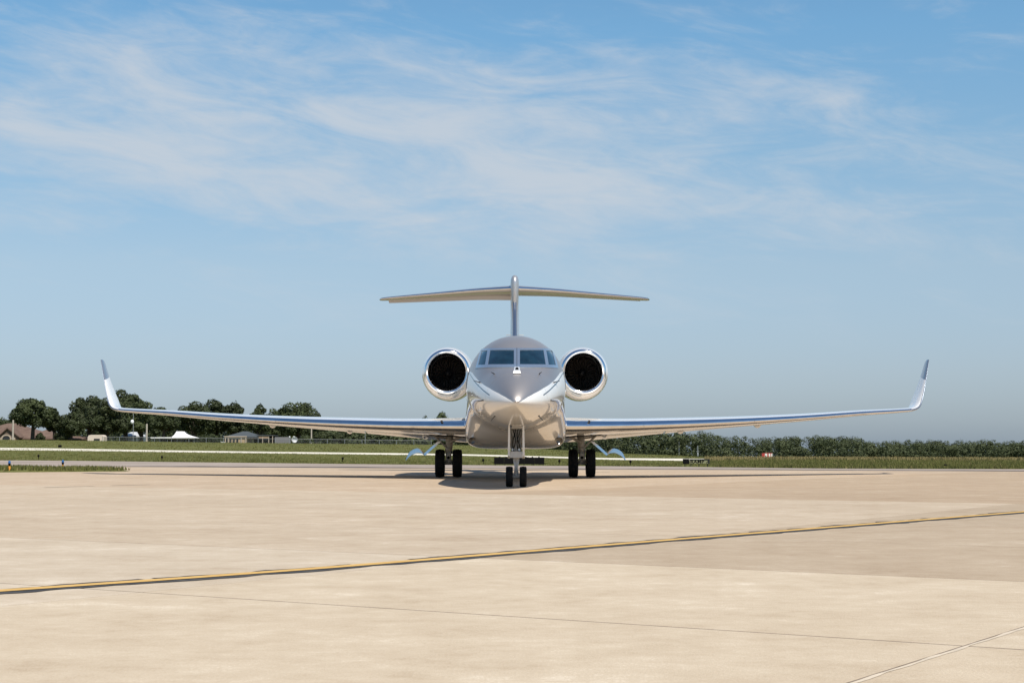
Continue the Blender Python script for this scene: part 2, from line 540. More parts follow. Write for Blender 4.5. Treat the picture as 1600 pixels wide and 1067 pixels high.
SA, SB = 6.1, 4.46             # slab pitch along A_DIR and B_DIR
A0, B0 = -2.87, 8.96
full = None
n_slab = 0
for i in range(-12, 6):
    for j in range(-4, 21):
        a0, a1 = A0 + i * SA, A0 + (i + 1) * SA
        b0, b1 = B0 + j * SB, B0 + (j + 1) * SB
        P = [A_DIR * a + B_DIR * b for a, b in ((a0, b0), (a1, b0), (a1, b1), (a0, b1))]
        P = [(p.x, p.y) for p in P]
        cx = sum(p[0] for p in P) / 4; cy = sum(p[1] for p in P) / 4
        if cy > 97 or cy < -3 or abs(cx) > 7 + 0.325 * max(cy, 0): continue
        Q = clip_poly(P, lambda p: edge_y(p[0]) - p[1])
        Q = clip_poly(Q, lambda p: 60 - abs(p[0]))
        if len(Q) < 3: continue
        # tone of this pour: two long bays laid later are a little darker and pinker
        am, bm_ = (a0 + a1) / 2, (b0 + b1) / 2
        t = 1.0 + random.uniform(-0.022, 0.022)
        col = [t, t, t]
        if bm_ > 13.3 and bm_ < 33.4 and am > -8.5: col = [t * .80, t * .76, t * .715]
        elif bm_ > 33.4 and am > -24: col = [t * .80, t * .73, t * .66]
        elif bm_ > 33.4: col = [t * .90, t * .84, t * .79]
        elif bm_ > 13.3 and bm_ < 33.4: col = [t * .93, t * .905, t * .88]
        elif bm_ < 13.3 and am > -8.5: col = [t * 1.04, t * 1.03, t * 1.0]
        if len(Q) == 4 and Q == P and full is None:
            full = slab_mesh([(p[0] - cx, p[1] - cy) for p in P]).mesh('slab', CONC)
        if Q == P and full is not None:
            o = link('slab', full, apron, (cx, cy, 0))
        else:
            o = obj('slab', slab_mesh(Q), CONC, apron)
        o.color = (*col, 1); n_slab += 1

# painted yellow taxi line with worn black borders, 4 mm and 8 mm above the slabs
line_pts = [(-14, 2.2), (-9.5, 6.4), (-6.2, 9.75), (-3.8, 12.43), (-2.15, 14.15), (0, 16.87), (1.84, 19.2), (4.23, 22.2), (8.3, 27.3), (13, 33.2), (20, 42.0), (30, 54.5)]
lp = np.array(line_pts)
tt = np.concatenate([[0], np.cumsum(np.hypot(*np.diff(lp, axis=0).T))])
ts = np.arange(0, tt[-1], 0.12)
lx, ly = pchip(tt, lp[:, 0], ts), pchip(tt, lp[:, 1], ts)
ker = np.ones(25) / 25
lx = np.convolve(np.pad(lx, 12, 'edge'), ker, 'valid'); ly = np.convolve(np.pad(ly, 12, 'edge'), ker, 'valid')
dx, dy = np.gradient(lx), np.gradient(ly); dn = np.hypot(dx, dy)
nx, ny = dy / dn, -dx / dn     # right-hand side = towards the camera


def ragged(lo, hi, amp_lo, amp_hi, z, gaps=None):
    m = MB(); k = len(ts)
    jl = np.convolve(rng.normal(0, 1, k + 2), [.3, .6, .3], 'valid') * amp_lo
    jh = np.convolve(rng.normal(0, 1, k + 2), [.3, .6, .3], 'valid') * amp_hi
    vs = []
    for i in range(k):
        a, b = lo + jl[i], hi + jh[i]
        vs.append((lx[i] + nx[i] * a, ly[i] + ny[i] * a, z)); vs.append((lx[i] + nx[i] * b, ly[i] + ny[i] * b, z))
    fs = [(2 * i, 2 * i + 1, 2 * i + 3, 2 * i + 2) for i in range(k - 1) if gaps is None or not gaps(i)]
    m.add(vs, fs); return m


gn = np.convolve(rng.normal(0, 1, len(ts) + 6), np.ones(7) / 7, 'valid')
tag(obj('taxi_line_border', ragged(-0.19, -0.06, 0.05, 0.0, 0.004, lambda i: gn[i] > 0.62), BLKLINE), 'worn broken black paint border along the far side of the yellow line', kind='structure')
tag(obj('taxi_line_border', ragged(-0.06, 0.215, 0.0, 0.035, 0.004), BLKLINE), 'broad black paint border along the near side of the yellow line', kind='structure')
tag(obj('taxi_line', ragged(-0.085, 0.085, 0.003, 0.003, 0.008), YELL), 'yellow taxi line painted across the concrete apron', kind='structure')

# pale sealant smeared along the nearest joint
m = MB(); n_ = 60
vs = []
for k in range(n_ + 1):
    p = A_DIR * (A0 + .026 + .005 * math.sin(k * 1.3)) + B_DIR * (4.5 + k * .14)
    w = .013 + .004 * math.sin(k * 2.1) + .003 * math.sin(k * .7)
    vs += [(*(p - A_DIR * w), .002), (*(p + A_DIR * w), .002)]
m.add(vs, [(2 * k, 2 * k + 1, 2 * k + 3, 2 * k + 2) for k in range(n_)])
tag(obj('joint_seal', m, mat('pale_sealant', (.50, .42, .32), .9, var=.15, vscale=5)), 'pale sealant smeared along the nearest apron joint', kind='structure')

# dark rubber sealant left in one long joint of the far slabs
m = MB()
for k in range(16):
    t0 = 14 + k * 2.3
    if random.random() < 0.22: continue
    p0 = A_DIR * (A0 - 5 * SA) + B_DIR * (B0 + t0); p1 = p0 + B_DIR * random.uniform(1.2, 2.1)
    w = random.uniform(0.03, 0.06)
    q = A_DIR * w
    m.add([(*(p0 - q), .004), (*(p0 + q), .004), (*(p1 + q * .8), .004), (*(p1 - q * .8), .004)], [(0, 1, 2, 3)])
tag(obj('joint_seal', m, mat('old_sealant', (0.07, 0.06, 0.05), 0.8)), 'dark sealant strips in a far apron joint', kind='structure')

# ------------------------------------------------------------------ terrain beyond the apron
PX = [-900, -300, 0, 320, 500, 700, 880, 960, 1060, 1110, 1160, 1300, 1600, 2000, 2500]
yB = [719, 719, 719, 722, 724, 726, 727.4, 728, 728.9, 729.5, 730, 731.5, 732.4, 733, 733]
yC = [700, 702, 703, 706.8, 709, 711.3, 715.6, 718, 719.4, 720, 717.8, 717.9, 718.8, 719, 719]
yD = [696, 698, 699.4, 704.2, 706.4, 708.8, 713.4, 715.4, 716.1, 716.4, 716.9, 717.3, 718.2, 718.6, 718.6]
yE = [684, 686, 687, 691, 693, 695, 703, 708, 711.5, 714.5, 716.2, 716.8, 717.8, 718, 718]
cols = np.arange(-900, 2501, 20)


def sight(y, d): return H + (696 - y) * d / F


def row(k):
    c = cols.astype(float)
    if k == 'A':
        s = (c - 800) / F; d = 78.0 / (1 + .374 * s); return d, np.zeros_like(d)
    dA = 78.0 / (1 + .374 * (c - 800) / F)
    if k == 'B': d = dA + 10; return d, sight(pchip(PX, yB, c), d)
    if k == 'C': d = np.full_like(c, 150.); return d, sight(pchip(PX, yC, c), d)
    if k == 'D': d = np.full_like(c, 162.); return d, sight(pchip(PX, yD, c), d)
    if k == 'E': d = np.full_like(c, 240.); return d, sight(pchip(PX, yE, c), d)
    dd, dz = {'F': (285., 2.2), 'G': (450., 4.0), 'H': (720., 7.0), 'I': (1500., 22.), 'J': (6000., 110.)}[k]
    d = np.full_like(c, dd); return d, sight(pchip(PX, yE, c), d) - dz


ROWS = [row(k) for k in 'ABCDEFGHIJ']


def ground_z(px, d):
    dz = [(np.interp(px, cols, r[0]), np.interp(px, cols, r[1])) for r in ROWS]
    return float(np.interp(d, [a for a, _ in dz], [b for _, b in dz]))


def strip(name, k0, k1, sub, m_, label, rough=0.0):
    (d0, z0), (d1, z1) = ROWS[k0], ROWS[k1]
    vs = []
    for i in range(sub + 1):
        t = i / sub
        for c, a, b, e, f in zip(cols, d0, z0, d1, z1):
            d = a + (e - a) * t; z = b + (f - b) * t
            if rough and 0 < i < sub: z += rough * math.sin(c * .13 + i * 2.1) * math.sin(c * .031 + i)
            vs.append(((c - 800) / F * d, d, z))
    n = len(cols)
    fs = [(i * n + j, i * n + j + 1, (i + 1) * n + j + 1, (i + 1) * n + j) for i in range(sub) for j in range(n - 1)]
    o = obj(name, MB().add(vs, fs), m_, smooth=True)
    for p in o.data.polygons:
        if p.normal.z < 0: o.data.flip_normals(); break
    tag(o, label, kind='structure'); return o


strip('taxiway', 0, 1, 3, ASPH, 'greyish asphalt taxiway along the far edge of the apron')
m = MB(); ex = np.arange(-24, 62, 1.0); vs = []
for x in ex:
    w_ = 2.0 + .5 * math.sin(x * .7) + .3 * math.sin(x * 2.3); w_ *= min(1, max(.05, (x + 24) / 14))
    vs += [(x, edge_y(x) - .1, .004), (x - .3, edge_y(x) + w_, .006 + max(0, .0016 * (-x - 2)) * w_)]
m.add(vs, [(2 * i, 2 * i + 2, 2 * i + 3, 2 * i + 1) for i in range(len(ex) - 1)])
tag(obj('pavement_edge', m, mat('dark_edge_sealant', (.085, .068, .06), .9, var=.3, vscale=1.5)), 'dark sealed edge between the concrete apron and the taxiway', kind='structure')
strip('grass_field', 1, 2, 8, GRASS, 'mown grass between the taxiway and the pale runway', 0.04)
strip('runway', 2, 3, 2, BAND, 'pale concrete runway running across the grass')
strip('grass_field', 3, 4, 6, GRASS, 'mown grass rising from the runway to the fence', 0.05)
strip('grass_field', 4, 9, 5, GRASS, 'ground behind the crest under houses and woods')
# ground the camera stands on, behind and beside the apron
gp = MB(); gp.add([(-1500, -1500, -0.35), (1500, -1500, -0.35), (1500, 60, -0.35), (-1500, 60, -0.35)], [(0, 1, 2, 3)])
tag(obj('ground', gp, CONC), 'concrete ground continuing behind the camera', kind='structure')


def blades(name, label, pts, hgt, wid, mats, lean=0.35, per=1):
    n = len(pts)
    p = np.array(pts); h = hgt * rng.uniform(.5, 1.25, n); w = wid * rng.uniform(.6, 1.4, n)
    q = rng.uniform(0, 2 * np.pi, n); ln = h * rng.uniform(-lean, lean, n); l2 = h * rng.uniform(-lean, lean, n)
    v = np.empty((n, 3, 3))
    v[:, 0] = p; v[:, 0, 0] -= w * np.cos(q); v[:, 0, 1] -= w * np.sin(q)
    v[:, 1] = p; v[:, 1, 0] += w * np.cos(q); v[:, 1, 1] += w * np.sin(q)
    v[:, 2] = p; v[:, 2, 0] += ln; v[:, 2, 1] += l2; v[:, 2, 2] += h
    me = bpy.data.meshes.new(name)
    me.from_pydata(v.reshape(-1, 3).tolist(), [], np.arange(3 * n).reshape(-1, 3).tolist())
    for m_ in mats: me.materials.append(m_)
    me.polygons.foreach_set('material_index', rng.choice(len(mats), n, p=[.9, .1] if len(mats) == 2 else None))
    return tag(link(name, me), label, kind='stuff')


# near wedge of grass on the left edge of the apron (with the blue taxi lights)
wl = [(-48, 76.0), (-30, 70.6), (-20.6, 67.2), (-15.9, 70.2), (-17.6, 73.3), (-24, 77.5), (-34, 84.5), (-48, 93)]
wm = MB(); nn = len(wl)
cxw, cyw = sum(p[0] for p in wl) / nn, sum(p[1] for p in wl) / nn
wm.add([(x, y, 0.0) for x, y in wl] + [(x + (cxw - x) * .03, y + (cyw - y) * .03, 0.06) for x, y in wl],
       [tuple(nn + i for i in range(nn))] + [(i, (i + 1) % nn, nn + (i + 1) % nn, nn + i) for i in range(nn)])
tag(obj('grass_verge', wm, GRASS), 'wedge of grass cutting into the left edge of the apron', kind='structure')


def inside(x, y, poly):
    r = False
    for i in range(len(poly)):
        (x1, y1), (x2, y2) = poly[i - 1], poly[i]
        if (y1 > y) != (y2 > y) and x < (x2 - x1) * (y - y1) / (y2 - y1) + x1: r = not r
    return r


pts = []
while len(pts) < 16000:
    x, y = random.uniform(-32, -15.5), random.uniform(66, 85)
    if abs(x - at(14.5, 737, 69.5).x) < .35 and y < 69.6 or abs(x - at(98, 734, 74.5).x) < .35 and y < 74.6: continue
    if inside(x, y, wl): pts.append((x, y, 0.05))
blades('grass_blades', 'short grass blades covering the verge by the blue lights', pts, 0.17, 0.025, [BLADE, STRAW])


def field_pts(n, px0, px1, d_off0, d_off1, dabs=False):
    r = []
    for _ in range(n):
        px = random.uniform(px0, px1)
        dA = 78.0 / (1 + .374 * (px - 800) / F) + 10
        d = random.uniform(d_off0, d_off1) if dabs else dA + (random.random() ** 1.6) * (d_off1 - d_off0) + d_off0
        if (768 < px < 855 or 1064 < px < 1112) and d < 90.5: continue
        r.append(((px - 800) / F * d, d, ground_z(px, d) - .02))
    return r


blades('grass_blades', 'short mown grass blades beyond the taxiway', field_pts(38000, -120, 1120, .1, 60), 0.10, 0.022, [BLADE, STRAW])
blades('tall_grass', 'taller yellowing grass beyond the taxiway on the right', field_pts(42000, 1090, 1760, .1, 60), 0.17, 0.022, [BLADE, STRAW])
blades('tall_grass', 'pale seeding grass on the crest before the woods', field_pts(9000, 1100, 1760, 140, 165, True) + field_pts(5000, 1100, 1760, 225, 262, True), 0.30, 0.06, [STRAW])
blades('grass_blades', 'grass tufts on the rise below the fence', field_pts(12000, -120, 1100, 164, 243, True), 0.12, 0.06, [BLADE, STRAW])

# ------------------------------------------------------------------ the business jet  (local axes: x to the right, y = metres behind the nose tip, z up)
X0, D0 = 0.11, 40.0
jet = thing('business_jet', 'white and silver twin-engine business jet with upturned wingtips facing the camera on the apron', 'aeroplane', (X0, D0, 0))


def loc(px, py, s):            # pixel -> local point at s metres behind the nose
    p = at(px, py, D0 + s); return Vector((p.x - X0, s, p.z))


FS = dict(
    zt=([0, .05, .15, .4, .8, 1.4, 2.0, 2.6, 3.3, 4.0, 4.8, 5.6, 6.6, 8, 20, 23, 26, 29.3], [2.11, 2.19, 2.28, 2.43, 2.61, 2.82, 2.98, 3.105, 3.37, 3.63, 3.88, 4.02, 4.11, 4.15, 4.15, 4.12, 4.0, 3.8]),
    zb=([0, .05, .15, .4, .8, 1.4, 2.0, 2.7, 3.5, 4.5, 5.5, 8, 17, 20, 23, 26, 29.3], [2.11, 2.05, 2.00, 1.92, 1.83, 1.73, 1.66, 1.60, 1.56, 1.53, 1.51, 1.50, 1.50, 1.75, 2.25, 2.85, 3.45]),
    w=([0, .05, .15, .4, .8, 1.4, 2.0, 2.7, 3.4, 4.2, 5.2, 6.5, 8, 18, 21, 24, 27, 29.3], [0, .10, .19, .35, .53, .73, .88, 1.01, 1.12, 1.225, 1.325, 1.385, 1.40, 1.40, 1.25, .92, .5, .16]),
    zc=([0, .4, .8, 1.4, 2.0, 2.7, 3.4, 4.2, 5.2, 6.5, 8, 18, 29.3], [2.11, 2.13, 2.15, 2.2, 2.27, 2.36, 2.45, 2.53, 2.60, 2.65, 2.68, 2.75, 3.6]))


def fus_ring(s, n=112):
    zt, zb, w, zc = (float(pchip(*FS[k], s)) for k in ('zt', 'zb', 'w', 'zc'))
    r = []
    for k in range(n):
        q = 2 * math.pi * k / n
        c, si = math.cos(q), math.sin(q)
        e = 2.0 if si < 0 else 2.0 + 0.18 * math.exp(-((s - 4.0) / 1.6) ** 2)
        x = w * math.copysign(abs(c) ** (2 / e), c)
        z = zc + ((zt - zc) if si >= 0 else (zc - zb)) * math.copysign(abs(si) ** (2 / e), si)
        r.append((x, s, z))
    return r


ss = np.concatenate([[0.0, .012, .03, .06, .1, .15, .22, .3], np.arange(.4, 9, .1), np.arange(9, 18, .5), np.arange(18, 29.4, .25)])
fm = MB().loft([fus_ring(s) if s > 0 else [(0.0, 0, 2.11)] * 112 for s in ss], cap1=True)
bvh = BVHTree.FromPolygons([Vector(v) for v in fm.v], fm.f)
eye = Vector((-X0, -D0, H))


def hit(px, py, off=0.0):
    r = ray(px, py).normalized()
    h_, nrm, _, _ = bvh.ray_cast(eye, r)
    if h_ is None: return None
    if nrm.dot(r) > 0: nrm = -nrm
    return h_ + nrm * off


def profile_of(pxs, tail):
    q = []
    for px, py in pxs:
        a, b = hit(px, py), hit(2 * 807.3 - px, py)
        hs = [h_ for h_ in (a, b) if h_ is not None]
        if hs: q.append((sum(h_.y for h_ in hs) / len(hs), sum(h_.z for h_ in hs) / len(hs)))
    q.sort()
    r = [q[0]]
    for p in q[1:]:
        if p[0] > r[-1][0] + .05: r.append(p)
    return [(s_, z_) for s_, z_ in r if s_ < tail[0][0]] + tail


bound = profile_of([(808.5, 629), (816, 625.5), (825, 620), (835, 614.5), (850, 606), (865, 596), (871, 589), (875.5, 582.5)], [(9.0, 3.46), (12.0, 3.5)])
bound = [(0.0, bound[0][1] - 0.02)] + bound
stripe = profile_of([(849, 617.5), (855, 613), (862, 607), (869, 600), (876, 590), (879.5, 584)], [(9.0, 3.22), (12.0, 3.25)])
FUS = silver_paint(bound, stripe)
fus = obj('fuselage', fm, FUS, jet, smooth=40)

# cockpit windows
TOPX = [751.5, 753.8, 762.6, 766.9, 803.0, 812.3, 848.3, 852.6, 861.6, 863.6]
BOTX = [743.6, 746.4, 757.6, 762.0, 803.0, 812.3, 852.9, 857.6, 869.0, 872.0]
RY = [544.6, 547.6, 569.9, 574.6]
RYS = [546.6, 549.6, 570.9, 574.9]


def wpt(u, r, off):           # u index along the frame (float), r row (float)
    k = min(int(u), 8); t = u - k
    xt = TOPX[k] + (TOPX[k + 1] - TOPX[k]) * t; xb = BOTX[k] + (BOTX[k + 1] - BOTX[k]) * t
    j = min(int(r), 2); q = r - j
    y = RY[j] + (RY[j + 1] - RY[j]) * q
    fr = (y - RY[0]) / (RY[3] - RY[0])
    x = xt + (xb - xt) * fr
    side = max(0.0, (abs(x - 807.6) - 42) / 22.0)
    y += 2.0 * side * (1 - fr) + 0.7 * side * fr
    h_ = hit(x, y, off)
    if h_ is None:
        for k_ in range(30):
            x += 0.4 if x < 807 else -0.4
            h_ = hit(x, y, off)
            if h_ is not None: break
    return h_


def wpatch(u0, u1, r0, r1, off, th, nu=8, nr=8, mb=None):
    mb = mb or MB()
    top = [[wpt(u0 + (u1 - u0) * i / nu, r0 + (r1 - r0) * j / nr, off) for i in range(nu + 1)] for j in range(nr + 1)]
    low = [[wpt(u0 + (u1 - u0) * i / nu, r0 + (r1 - r0) * j / nr, off - th) for i in range(nu + 1)] for j in range(nr + 1)]
    n1 = nu + 1; N = n1 * (nr + 1)
    vs = [p for r in top for p in r] + [p for r in low for p in r]
    fs = [(j * n1 + i, j * n1 + i + 1, (j + 1) * n1 + i + 1, (j + 1) * n1 + i) for j in range(nr) for i in range(nu)]
    rim = [i for i in range(n1)] + [j * n1 + nu for j in range(1, nr + 1)] + [nr * n1 + i for i in range(nu - 1, -1, -1)] + [j * n1 for j in range(nr - 1, 0, -1)]
    fs += [(rim[k], rim[(k + 1) % len(rim)], N + rim[(k + 1) % len(rim)], N + rim[k]) for k in range(len(rim))]
    return mb.add(vs, fs)


frame = MB()
wpatch(0, 9, 0, 1, .016, .03, 60, 2, frame); wpatch(0, 9, 2, 3, .016, .03, 60, 2, frame)
for a in (0, 2, 4, 6, 8): wpatch(a, a + 1, 1, 2, .016, .03, 3, 8, frame)
wf = obj('windshield_frame', frame, FRAMEM, fus, smooth=30)
for a in (1, 3, 5, 7):
    obj('window_pane', wpatch(a, a + 1, 1, 2, .005, .012, 10, 8), GLASS, fus, smooth=30)
seam = MB(); wpatch(4.46, 4.54, 0, 3, .019, .01, 1, 12, seam)
obj('frame_seam', seam, DARKM, fus)
# camera blister under the windshield, nose probes, radome joint
p = hit(807.6, 579, 0.0)
m = MB()
c0 = [hit(x, y, o) for x, y, o in ((803.4, 574.4, .02), (812.0, 574.4, .02), (813.8, 584.3, .02), (801.6, 584.3, .02))]
c1 = [hit(x, y, o) for x, y, o in ((804.2, 575.8, .05), (811.2, 575.8, .05), (812.4, 583.4, .07), (803.0, 583.4, .07))]
m.add(c0 + c1, [(4, 5, 6, 7), (0, 1, 5, 4), (1, 2, 6, 5), (2, 3, 7, 6), (3, 0, 4, 7)])
ev = obj('vision_camera', m, WHITE, fus)
a_, b_, c_, d_ = c1
nrm = (b_ - a_).cross(d_ - a_).normalized()
if nrm.y > 0: nrm = -nrm
ctr = (a_ + b_ + c_ + d_) / 4
m = MB(); e = [ctr + (q - ctr) * .55 + nrm * .006 for q in c1]
m.add(e, [(0, 1, 2, 3)]); obj('lens', m, BLACK, ev)
for (ax, ay, bx, by) in ((772.4, 584.0, 770.2, 586.0), (842.6, 584.0, 843.4, 585.8), (750.6, 597.6, 745.2, 596.8), (864.6, 597.6, 869.6, 596.8),
                         (755.5, 625.2, 750.4, 626.2), (860.0, 625.2, 864.6, 626.4), (773.6, 649.4, 769.6, 653.0), (841.4, 649.4, 846.0, 653.0)):
    a, b = hit(ax, ay, .0), hit(bx, by, .085)
    if a is None or b is None: continue
    k = a + (b - a) * .35 + Vector((0, -.05, 0))
    obj('probe', MB().tube([a, k, b + Vector((0, -.09, 0))], [.016, .013, .007], 6), DARKM, fus)
# panel joint between radome and fuselage
rj = MB()
r0 = fus_ring(1.52)[0:57]
pts_ = [Vector(v) for v in r0]
cc = Vector((0, 1.52, 2.3))
rj.tube([q + (q - cc).normalized() * -.0015 for q in pts_], .0035, 4)
obj('radome_joint', rj, mat('joint_grey', (.30, .29, .285), .4, metal=.4), fus)

# belly fairing around the wing root
bs = [7.0, 8.0, 9.0, 10.0, 11.0, 12.0, 13, 14, 16, 18, 19.6, 21, 22]
bw = [1.36, 1.40, 1.44, 1.49, 1.535, 1.56, 1.57, 1.57, 1.57, 1.55, 1.42, 1.15, .6]
bz = [2.5, 2.4, 2.25, 2.05, 1.88, 1.78, 1.74, 1.72, 1.72, 1.74, 1.9, 2.1, 2.2]
bb = [1.54, 1.44, 1.30, 1.17, 1.065, 1.0, .97, .96, .96, .99, 1.12, 1.4, 1.75]
be = [2.0, 2.2, 2.7, 3.4, 4.3, 5.0, 5.4, 5.4, 5.4, 5.0, 4, 3, 2.5]
br = []
for s in np.concatenate([np.linspace(7.0, 13, 36), np.linspace(13.4, 22, 20)]):
    w_, b0_, ex_, zc = (float(pchip(bs, q, s)) for q in (bw, bb, be, bz))
    ring = []
    for k in range(96):
        q = 2 * math.pi * k / 96; c, si = math.cos(q), math.sin(q)
        e = ex_ if si < 0 else 2.0
        ring.append((w_ * math.copysign(abs(c) ** (2 / e), c), s, zc + ((2.95 - zc) if si > 0 else (zc - b0_)) * math.copysign(abs(si) ** (2 / e), si)))
    br.append(ring)
fair = obj('belly_fairing', MB().loft(br, cap0=True, cap1=True), WHITE, jet, smooth=50)
fbvh = BVHTree.FromPolygons([Vector(q) for r in br for q in r], MB().loft(br).f)
for px in (738.3, 873.5):      # landing lamps in the lower corners of the fairing
    r = ray(px, 688.6).normalized()
    h_, n_, _, _ = fbvh.ray_cast(eye, r)
    if h_ is None: continue
    if n_.dot(r) > 0: n_ = -n_
    lr = obj('landing_light', MB().lathe([(.02, .45), (.075, .2), (.108, -.2), (.112, -.70), (.108, -.74)], 'y', h_, 28), WHITE, fair, smooth=50)
    obj('light_lens', MB().lathe([(.108, -.74), (.098, -.755), (.082, -.745), (.08, -.70), (.04, -.69), (0, -.688)], 'y', h_, 28), LAMPG, fair, smooth=30)

# ---- wings
def naca(xc, t, m=.015, p=.45):
    yt = 5 * t * (.2969 * math.sqrt(xc) - .126 * xc - .3516 * xc**2 + .2843 * xc**3 - .1036 * xc**4)
    yc = m / p**2 * (2 * p * xc - xc**2) if xc < p else m / (1 - p)**2 * (1 - 2 * p + 2 * p * xc - xc**2)
    return yc + yt, yc - yt


def airfoil_pt(st, xc, up, sgn):
    """st: dict with x, s, z (leading edge), c, t, inc, phi (0 flat, 90 upright)"""
    u, l = naca(xc, st['t'])
    v = (u if up else l) * st['c']; y = xc * st['c']
    ci, si = math.cos(st['inc']), math.sin(st['inc'])
    yy = y * ci + v * si; vv = -y * si + v * ci
    ph = st['phi']
    return Vector((sgn * (st['x'] - vv * math.sin(ph)), st['s'] + yy, st['z'] + vv * math.cos(ph)))


KEYS = ('x', 's', 'z', 'c', 't', 'inc', 'phi')
WST = [(1.15, 12.45, 1.68, 7.1, .088, 2.9, 0), (2.3, 13.3, 1.69, 6.3, .088, 2.8, 0), (3.6, 14.3, 1.715, 5.4, .092, 2.5, 0), (6.6, 16.5, 1.83, 4.0, .1, 1.6, 0),
       (10, 19.0, 2.03, 2.9, .098, .9, 0), (12.7, 20.9, 2.245, 2.1, .098, .4, 0), (14.2, 21.95, 2.345, 1.65, .1, .2, 0),
       (14.72, 22.3, 2.39, 1.55, .1, -.3, 14), (14.98, 22.5, 2.46, 1.52, .1, -1.5, 34), (15.14, 22.68, 2.60, 1.48, .1, -3, 58), (15.24, 22.85, 2.80, 1.38, .095, -3.6, 72), (15.34, 23.02, 3.05, 1.20, .085, -3.8, 77),
       (15.54, 23.4, 3.65, .82, .075, -3.2, 79.5), (15.74, 23.8, 4.27, .50, .07, -2.8, 80), (15.765, 23.88, 4.335, .34, .06, -2.8, 80)]
WX = [w[0] for w in WST]


def wstat(q):                  # q: running index along the stations
    d = {k: float(pchip(range(len(WST)), [w[i] for w in WST], q)) for i, k in enumerate(KEYS)}
    d['inc'] = math.radians(d['inc']); d['phi'] = math.radians(d['phi']); return d


def q_of_x(x): return float(np.interp(x, WX, range(len(WST))))


LEC = .022                     # polished strip: first 2.2 % of the chord (more below)
cosx = [(1 - math.cos(math.pi * k / 30)) / 2 for k in range(31)]


def skin(sgn, qs, x0, x1, closed):
    up = [x for x in np.interp(np.linspace(0, 1, 31), np.linspace(0, 1, 31), cosx)]
    xs_ = [x0 + (x1 - x0) * k for k in cosx]
    rings = []
    for q in qs:
        st = wstat(q)
        r = [airfoil_pt(st, x, True, sgn) for x in xs_[::-1]] + [airfoil_pt(st, x, False, sgn) for x in xs_]
        rings.append(r)
    return rings


WINGLET = mat('winglet_paint', (.80, .785, .75), .25, coat=1.0)
def winglet_mat():
    m = WINGLET; nt = m.node_tree; p = nt.nodes['Principled BSDF']; L = nt.links.new; N = nt.nodes.new
    tc = N('ShaderNodeTexCoord'); sp = N('ShaderNodeSeparateXYZ'); L(tc.outputs['Object'], sp.inputs[0])
    k = N('ShaderNodeMath'); k.operation = 'MULTIPLY_ADD'; L(sp.outputs['Y'], k.inputs[0]); k.inputs[1].default_value = -.17; L(sp.outputs['Z'], k.inputs[2])
    cr = N('ShaderNodeValToRGB'); cr.color_ramp.interpolation = 'CONSTANT'
    mr = N('ShaderNodeMapRange'); L(k.outputs[0], mr.inputs[0]); mr.inputs[1].default_value = -2.5; mr.inputs[2].default_value = 0.5
    L(mr.outputs[0], cr.inputs[0])
    # value = z - 0.55 y ; grey above the slanted cut, a thin grey line under it
    c0 = (3.53 - .17 * 23.3 + 2.5) / 3.0
    e = cr.color_ramp.elements
    W_ = (.80, .785, .75, 1); G_ = (.17, .185, .215, 1)
    e[0].position = 0; e[0].color = W_; e[1].position = c0; e[1].color = G_
    L(cr.outputs[0], p.inputs['Base Color'])
winglet_mat()

